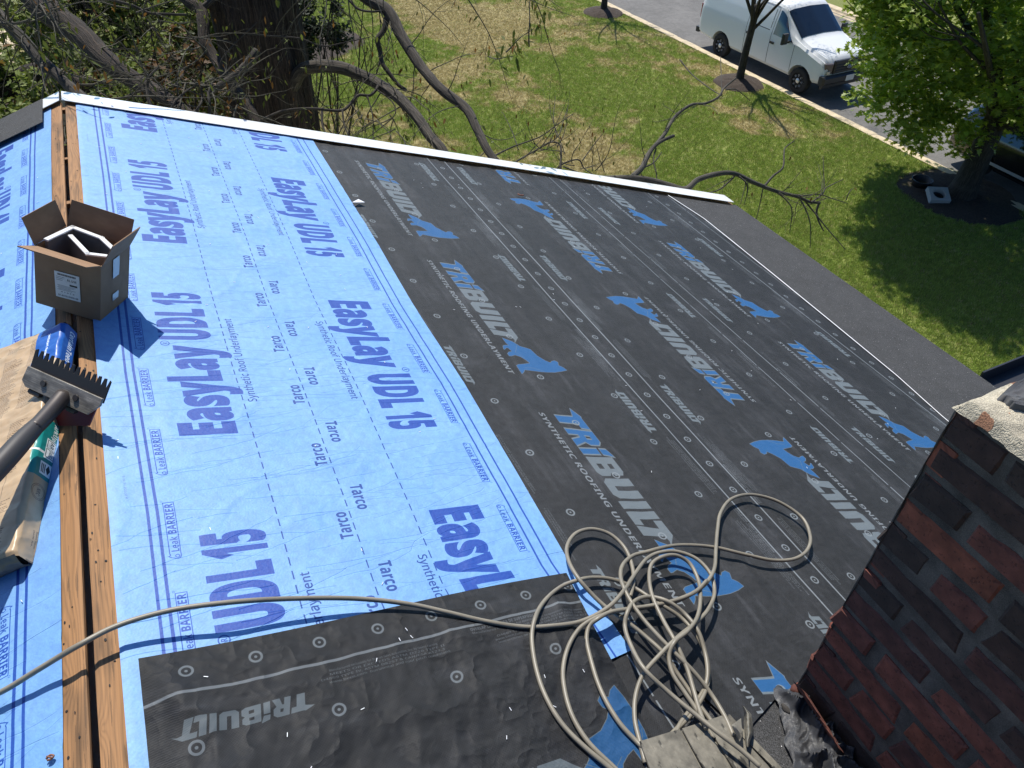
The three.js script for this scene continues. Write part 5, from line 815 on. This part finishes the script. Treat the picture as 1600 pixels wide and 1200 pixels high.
// ------------------------------------------------------------------ vehicles
const tyreM = new THREE.MeshStandardMaterial({ color: lin(0.018, 0.018, 0.019), roughness: 0.85 });
const plastic = new THREE.MeshStandardMaterial({ color: lin(0.022, 0.023, 0.026), roughness: 0.5 });
const glassM = new THREE.MeshPhysicalMaterial({ color: lin(0.012, 0.015, 0.018), roughness: 0.05, clearcoat: 1, clearcoatRoughness: 0.02 });
const seamM = new THREE.MeshStandardMaterial({ color: lin(0.05, 0.052, 0.055), roughness: 0.8 });
const silver = new THREE.MeshPhysicalMaterial({ color: lin(0.6, 0.61, 0.63), metalness: 0.55, roughness: 0.35 });
function vehicle(t, o, paintM) {
  // half cross-section at station s (from the tail), point a (0 bottom middle .. 9 top middle)
  const sec = (s, a) => {
    const T = interp(o.top, s), wb = interp(o.wb, s), wt = Math.min(wb - 0.02, interp(o.wt, s)), y0 = interp(o.bot, s), belt = Math.min(o.belt, T - 0.14);
    const p = [[0, y0], [wb - 0.09, y0], [wb - 0.02, y0 + 0.09], [wb, lerp(y0, belt, 0.55)], [wb - 0.008, belt], [lerp(wb, wt, 0.5), lerp(belt, T, 0.5)], [wt, T - 0.1], [wt - 0.06, T - 0.025], [wt - 0.24, T + 0.005], [0, T + 0.03]];
    const i = Math.min(8, Math.floor(a)), f = a - i; return [lerp(p[i][0], p[i + 1][0], f), lerp(p[i][1], p[i + 1][1], f)];
  };
  const L = o.len, st = []; for (let s = 0; s <= L + 1e-6; s += 0.06) st.push(Math.min(s, L));
  const AN = 36, P = [], I = [], ring = 2 * AN;
  for (const s of st) for (let k = 0; k < ring; k++) { const a = (k <= AN ? k : ring - k) / AN * 9, [x, y] = sec(s, a); P.push(k <= AN ? x : -x, y, s - L / 2); }
  for (let j = 0; j < st.length - 1; j++) for (let k = 0; k < ring; k++) { const a = j * ring + k, b = j * ring + (k + 1) % ring, c = a + ring, d = b + ring; I.push(a, b, c, b, d, c); }
  for (const [j, fl] of [[0, 0], [st.length - 1, 1]]) { const c = P.length / 3, s = st[j], T = interp(o.top, s), y0 = interp(o.bot, s); P.push(0, (T + y0) / 2, s - L / 2 + (fl ? 0.02 : -0.02)); for (let k = 0; k < ring; k++) { const a = j * ring + k, b = j * ring + (k + 1) % ring; fl ? I.push(c, a, b) : I.push(c, b, a); } }
  const g = new THREE.BufferGeometry(); g.setAttribute('position', new THREE.Float32BufferAttribute(P, 3)); g.setIndex(I); g.computeVertexNormals(); g.setAttribute('uv', new THREE.Float32BufferAttribute(new Float32Array(P.length / 3 * 2), 2));
  let body = new Brush(g, paintM); body.updateMatrixWorld(); const ev = new Evaluator(); ev.useGroups = false;
  for (const s of o.axles) for (const sd of [1, -1]) { const c = new Brush(new THREE.CylinderGeometry(o.r + 0.075, o.r + 0.075, 0.42, 30).rotateZ(HALF).translate(sd * (o.half - 0.17), o.r + 0.0, s - L / 2), paintM); c.updateMatrixWorld(); const c2 = new Brush(box(0.42, o.r, 2 * o.r + 0.15, sd * (o.half - 0.17), o.r / 2, s - L / 2), paintM); c2.updateMatrixWorld(); body = ev.evaluate(body, c, SUBTRACTION); body.updateMatrixWorld(); void c2; }
  mesh('body', toCreasedNormals(body.geometry, 0.6), paintM, t);
  // patch on the skin: corners in (s, a) for one side, lifted off the skin by e
  const skinPt = (s, a, sd, e) => { const [x, y] = sec(s, a), [x2, y2] = sec(s, Math.min(9, a + 0.05)), [x1, y1] = sec(s, Math.max(0, a - 0.05)), tx = x2 - x1, ty = y2 - y1, l = Math.hypot(tx, ty) || 1; const dT = (sec(Math.min(L, s + 0.03), a)[1] - sec(Math.max(0, s - 0.03), a)[1]) / 0.06; return V(sd * (x + ty / l * e), y - tx / l * e, s - L / 2 - (a > 6.5 ? dT * e : 0)); };
  const patch = (name, f, sd, m, n1 = 10, n2 = 10, e = 0.006) => mesh(name, grid(n1, n2, (u, v) => { const [s, a] = f(u, v); return skinPt(s, a, sd, e); }), m, t);
  const wheel = () => { const w = new THREE.Group(); w.name = 'wheel'; const r = o.r;
    mesh('tyre', new THREE.LatheGeometry([[r * 0.62, -0.1], [r * 0.9, -0.115], [r * 0.985, -0.085], [r, -0.04], [r, 0.04], [r * 0.985, 0.085], [r * 0.9, 0.115], [r * 0.62, 0.1]].map(([a, b]) => new THREE.Vector2(a, b)), 32).rotateZ(HALF), tyreM, w);
    const s = new THREE.Shape(); s.absarc(0, 0, r * 0.63, 0, 6.2832); for (let k = 0; k < 8; k++) { const a = k * 0.7854, h = new THREE.Path(); h.absellipse(Math.cos(a) * r * 0.43, Math.sin(a) * r * 0.43, r * 0.09, r * 0.055, 0, 6.2832, true, a); s.holes.push(h); }
    mesh('rim', merge([new THREE.ExtrudeGeometry(s, { depth: 0.02, bevelEnabled: true, bevelSize: 0.006, bevelThickness: 0.012, bevelSegments: 2, curveSegments: 20 }).rotateY(HALF).translate(0.078, 0, 0), new THREE.SphereGeometry(r * 0.2, 14, 8).scale(0.4, 1, 1).translate(0.1, 0, 0)]), o.dark ? plastic : silver, w); mesh('hub', new THREE.CylinderGeometry(r * 0.6, r * 0.6, 0.14, 24).rotateZ(HALF), tyreM, w); return w; };
  for (const s of o.axles) for (const sd of [1, -1]) { const w = wheel(); w.position.set(sd * (o.half - 0.13), o.r, s - L / 2); if (sd < 0) w.rotation.y = Math.PI; t.add(w); }
  return { patch, skinPt, L, sec };
}
{
  const fr = onY(1241, 146, -0.11), re = onY(1120, 89, -0.11), dir = fr.clone().sub(re).normalize(), side = V(dir.z, 0, -dir.x);  // side points away from the camera (+x)
  const half = 1.0, L = 5.5, ax = [1.18, 4.68];
  const mid = fr.clone().add(re).multiplyScalar(0.5).addScaledVector(side, half - 0.01).addScaledVector(dir, L / 2 - (ax[0] + ax[1]) / 2);
  const t = thing('van', 'white cargo van parked at the kerb, facing right, with black grille and bumper', 'van', [mid.x, -0.11, mid.z]);
  t.rotation.y = Math.atan2(dir.x, dir.z);
  const white = new THREE.MeshPhysicalMaterial({ color: lin(0.72, 0.74, 0.76), roughness: 0.4, clearcoat: 0.6, clearcoatRoughness: 0.15 });
  const o = { len: L, half, r: 0.365, axles: ax, belt: 1.26, top: [[0, 1.96], [0.1, 2.05], [0.5, 2.1], [3.2, 2.12], [3.42, 2.09], [3.52, 2.04], [4.32, 1.45], [4.42, 1.4], [5.0, 1.24], [5.3, 1.14], [5.42, 1.02], [5.5, 0.9]], wb: [[0, 0.95], [0.1, 0.99], [1, 1.0], [4.3, 1.0], [5.0, 0.97], [5.35, 0.9], [5.5, 0.84]], wt: [[0, 0.8], [0.3, 0.83], [3.4, 0.83], [4.3, 0.86], [5.0, 0.84], [5.5, 0.7]], bot: [[0, 0.48], [0.6, 0.42], [4.6, 0.38], [5.5, 0.48]] };
  const { patch, skinPt } = vehicle(t, o, white);
  const screen = (s0, s1, a0) => grid(28, 12, (u, v) => { const q = u * 2 - 1; return skinPt(lerp(s0, s1, v), lerp(9, a0, Math.abs(q)), q < 0 ? -1 : 1, 0.008); });
  mesh('windshield', screen(3.56, 4.3, 6.75), glassM, t);
  for (const sd of [1, -1]) {
    patch('side_window', (u, v) => { const a = lerp(4.12, 5.85, v); return [lerp(3.34, lerp(4.18, 3.62, v), u), a]; }, sd, glassM, 10, 10);
    const seam = (s, a0, a1, w = 0.014) => patch('door_seam', (u, v) => [s + (u - 0.5) * w, lerp(a0, a1, v)], sd, seamM, 1, 20, 0.004);
    seam(3.27, 2.0, 5.9); seam(2.2, 2.0, 5.9); seam(4.26, 2.2, 4.1);
    patch('door_seam', (u, v) => [lerp(2.2, 3.27, u), 6.02 + (v - 0.5) * 0.06], sd, seamM, 12, 1, 0.004);
    patch('body_crease', (u, v) => [lerp(0.12, 3.2, u), 4.9 + (v - 0.5) * 0.05], sd, white, 24, 1, 0.014);
    patch('drip_rail', (u, v) => [lerp(0.15, 3.5, u), 6.5 + (v - 0.5) * 0.12], sd, white, 24, 1, 0.02);
    // pressed window blank
    for (const [s0, s1, a0, a1] of [[2.28, 2.3, 4.3, 5.8], [3.16, 3.18, 4.4, 5.8]]) patch('panel_crease', (u, v) => [lerp(s0, s1, u), lerp(a0, a1, v)], sd, seamM, 1, 12, 0.003);
    patch('panel_crease', (u, v) => [lerp(2.3, 3.16, u), 4.28 + (v - 0.5) * 0.05], sd, seamM, 12, 1, 0.003);
    for (const s of [3.38, 2.34]) { const p = skinPt(s, 3.55, sd, 0.02); mesh('door_handle', chamfer(0.035, 0.06, 0.17, 0.008).translate(p.x, p.y, p.z), plastic, t); }
    const p = skinPt(4.02, 4.2, sd, 0.1); const mir = mesh('mirror', merge([chamfer(0.2, 0.3, 0.12, 0.03).translate(p.x + sd * 0.13, p.y + 0.05, p.z), chamfer(0.16, 0.06, 0.07, 0.012).translate(p.x - sd * 0.0, p.y - 0.05, p.z)]), plastic, t);
    mesh('headlight', chamfer(0.27, 0.27, 0.1, 0.02).rotateY(sd * 0.3).translate(sd * 0.71, 0.9, L / 2 - 0.08), new THREE.MeshPhysicalMaterial({ color: lin(0.1, 0.075, 0.07), roughness: 0.12, clearcoat: 1 }), t);
    mesh('turn_lamp', chamfer(0.1, 0.1, 0.05, 0.012).translate(sd * 0.74, 0.8, L / 2 - 0.005), new THREE.MeshPhysicalMaterial({ color: lin(0.55, 0.5, 0.42), roughness: 0.15, clearcoat: 1 }), t);
    mesh('tail_lamp', chamfer(0.1, 0.42, 0.06, 0.01).translate(sd * 0.9, 1.15, -L / 2 + 0.0), new THREE.MeshPhysicalMaterial({ color: lin(0.3, 0.01, 0.01), roughness: 0.2 }), t);
  }
  mesh('grille', merge([chamfer(1.16, 0.36, 0.1, 0.02).translate(0, 0.94, L / 2 - 0.01), ...[0.84, 0.92, 1.0].map((y) => chamfer(1.08, 0.03, 0.05, 0.008).translate(0, y, L / 2 + 0.035))]), plastic, t);
  const oval = mesh('emblem', new THREE.SphereGeometry(0.1, 20, 10).scale(1, 0.45, 0.2).translate(0, 0.92, L / 2 + 0.062), new THREE.MeshPhysicalMaterial({ color: lin(0.04, 0.07, 0.2), roughness: 0.2, clearcoat: 1 }), t);
  mesh('emblem_rim', new THREE.TorusGeometry(0.1, 0.008, 8, 28).scale(1, 0.47, 1).translate(0, 0.92, L / 2 + 0.07), silver, t);
  mesh('front_bumper', merge([chamfer(1.92, 0.24, 0.24, 0.05).translate(0, 0.6, L / 2 - 0.02), chamfer(1.7, 0.14, 0.12, 0.03).translate(0, 0.42, L / 2 - 0.06)]), plastic, t);
  mesh('number_plate', box(0.32, 0.16, 0.01, 0.1, 0.6, L / 2 + 0.108), M.white, t);
  mesh('rear_bumper', chamfer(1.9, 0.16, 0.2, 0.03).translate(0, 0.55, -L / 2 - 0.06), plastic, t);
  mesh('wiper', merge([box(0.62, 0.012, 0.014, 0.38, 1.53, L / 2 - 1.28).rotateY(0.0), box(0.62, 0.012, 0.014, -0.32, 1.53, L / 2 - 1.28)]), plastic, t);
  // steering wheel and a paper seen through the glass lie against its inner face
  const c = onY(0, 0, 0); void c;
}
{
  const t = thing('parked_car', 'black parked car in the deep shade under the maple at the right edge', 'car', [19.0, -0.11, -5.0]);
  const dark = new THREE.MeshPhysicalMaterial({ color: lin(0.006, 0.0065, 0.008), roughness: 0.25, clearcoat: 1, clearcoatRoughness: 0.05 });
  const o = { dark: true, len: 4.7, half: 0.92, r: 0.35, axles: [0.95, 3.75], belt: 0.98, top: [[0, 1.0], [0.08, 1.4], [0.5, 1.66], [1.2, 1.7], [2.4, 1.68], [2.75, 1.6], [3.5, 1.12], [3.7, 1.05], [4.5, 0.9], [4.7, 0.75]], wb: [[0, 0.84], [0.2, 0.9], [4.1, 0.91], [4.5, 0.84], [4.7, 0.75]], wt: [[0, 0.6], [0.5, 0.66], [2.7, 0.66], [3.5, 0.74], [4.7, 0.6]], bot: [[0, 0.4], [0.5, 0.3], [4.2, 0.28], [4.7, 0.38]] };
  const { patch } = vehicle(t, o, dark);
  for (const sd of [1, -1]) { patch('side_window', (u, v) => [lerp(0.6, lerp(3.3, 2.72, v), u), lerp(4.15, 5.85, v)], sd, glassM, 12, 8); patch('chrome_trim', (u, v) => [lerp(0.6, 3.9, u), 2.3 + (v - 0.5) * 0.25], sd, silver, 20, 1, 0.012); }
}
// ------------------------------------------------------------------ things under the maple
{
  const p = onY(1465, 306, 0.12), t = thing('box_unit', 'pale square box with a round dark opening, lying in the mulch beside the maple trunk', 'box', [p.x, 0, p.z]); t.rotation.y = -0.5; t.scale.setScalar(0.72);
  const pale = new THREE.MeshStandardMaterial({ color: lin(0.33, 0.35, 0.36), roughness: 0.6 }); t.rotation.x = 0;
  const s = new THREE.Shape(); s.moveTo(-0.3, -0.27); s.lineTo(0.3, -0.27); s.lineTo(0.3, 0.27); s.lineTo(-0.3, 0.27); s.closePath(); const h = new THREE.Path(); h.absarc(0, 0, 0.2, 0, 6.2832, true); s.holes.push(h);
  mesh('case', new THREE.ExtrudeGeometry(s, { depth: 0.16, bevelEnabled: true, bevelSize: 0.012, bevelThickness: 0.012, bevelSegments: 2, curveSegments: 24 }).rotateX(-HALF + 0.35).translate(0, 0.12, 0), pale, t);
  mesh('inner_drum', new THREE.CylinderGeometry(0.185, 0.185, 0.05, 24).rotateX(0.35).translate(0, 0.12, 0), M.dark, t); mesh('inner_ring', new THREE.TorusGeometry(0.12, 0.014, 8, 24).rotateX(-HALF + 0.35).translate(0, 0.17, 0.02), plastic, t);
  const q = onY(1440, 285, 0.1), tub = thing('plastic_tub', 'dark low plastic tub in the shade behind the pale square box', 'tub', [q.x, 0, q.z]); tub.scale.setScalar(0.6);
  mesh('tub_wall', new THREE.LatheGeometry([[0.0, 0.02], [0.3, 0.02], [0.36, 0.3], [0.4, 0.31], [0.39, 0.29], [0.33, 0.05], [0, 0.05]].map(([a, b]) => new THREE.Vector2(a, b)), 28), plastic, tub); mesh('handle', new THREE.TorusGeometry(0.07, 0.012, 6, 14).translate(0, 0.3, 0.39), plastic, tub);
}

// ------------------------------------------------------------------ grass blades
{
  seedTo(5150);
  const P = [], I = []; for (let k = 0; k < 5; k++) { const a = k * 1.2566 + 0.3, r = 0.02, w = 0.0065, h = 0.75 + 0.25 * ((k * 7) % 5) / 4, cx = Math.cos(a) * r, cz = Math.sin(a) * r, lx = Math.cos(a + 0.4) * 0.45, lz = Math.sin(a + 0.4) * 0.45, b = P.length / 3; P.push(cx - Math.sin(a) * w, 0, cz + Math.cos(a) * w, cx + Math.sin(a) * w, 0, cz - Math.cos(a) * w, cx + lx * 0.03, h * 0.06, cz + lz * 0.03); I.push(b, b + 1, b + 2); }
  const g = new THREE.BufferGeometry(); g.setAttribute('position', new THREE.Float32BufferAttribute(P, 3)); g.setIndex(I); g.computeVertexNormals();
  const N = 230000, m = new THREE.InstancedMesh(g, new THREE.MeshPhysicalMaterial({ color: lin(1, 1, 1), roughness: 0.75, transmission: 0.45, thickness: 0, specularIntensity: 0.3, side: THREE.DoubleSide }), N);
  m.name = 'grass'; m.castShadow = m.receiveShadow = true;
  const pv = V(0, 0, 0); let n = 0, tries = 0;
  while (n < N && tries++ < 4e6) {
    const z = rr(-36, 6), x = rr(-2, KX(z) + 0.02); pv.set(x, 0, z).project(camera); if (pv.z > 1) continue;
    const px = (pv.x + 1) * 800, py = (1 - pv.y) * 600; if (px < 380 || px > 1680 || py < -60 || py > (px < 1138 ? 155 + 0.151 * (px - 97) : 318 + 0.694 * (px - 1138)) + 60) continue;
    const dist = Math.hypot(x - camera.position.x, z - camera.position.z); if (rnd() > 11 / dist + 0.1) continue;
    if (inBed(x, z) || (x < 0.2 + 0.132 * (4.33 - z) && z > -22)) continue;
    const d = dry(x, z), s = rr(0.7, 1.5) * lerp(1, 0.75, d), e = rnd() < d * 0.92 + 0.05 ? 1 : 0, k = rr(0.65, 1.3);
    dummy.position.set(x, 0.0, z); dummy.rotation.set(rr(-0.35, 0.35), rr(0, 6.28), rr(-0.35, 0.35)); dummy.scale.set(s * 1.1, s * rr(0.45, 0.95), s * 1.1); dummy.updateMatrix(); m.setMatrixAt(n, dummy.matrix);
    e ? tint.setRGB(0.5 * k, 0.43 * k, 0.22 * k) : tint.setRGB(lerp(0.33, 0.38, d) * k, lerp(0.42, 0.41, d) * k, 0.095 * k); m.setColorAt(n, tint); n++;
  }
  m.count = n; info(m, 'mown grass blades covering the patchy green and straw-coloured lawn', 'grass', null, 'stuff'); scene.add(m);
}
renderer.render(scene, camera);
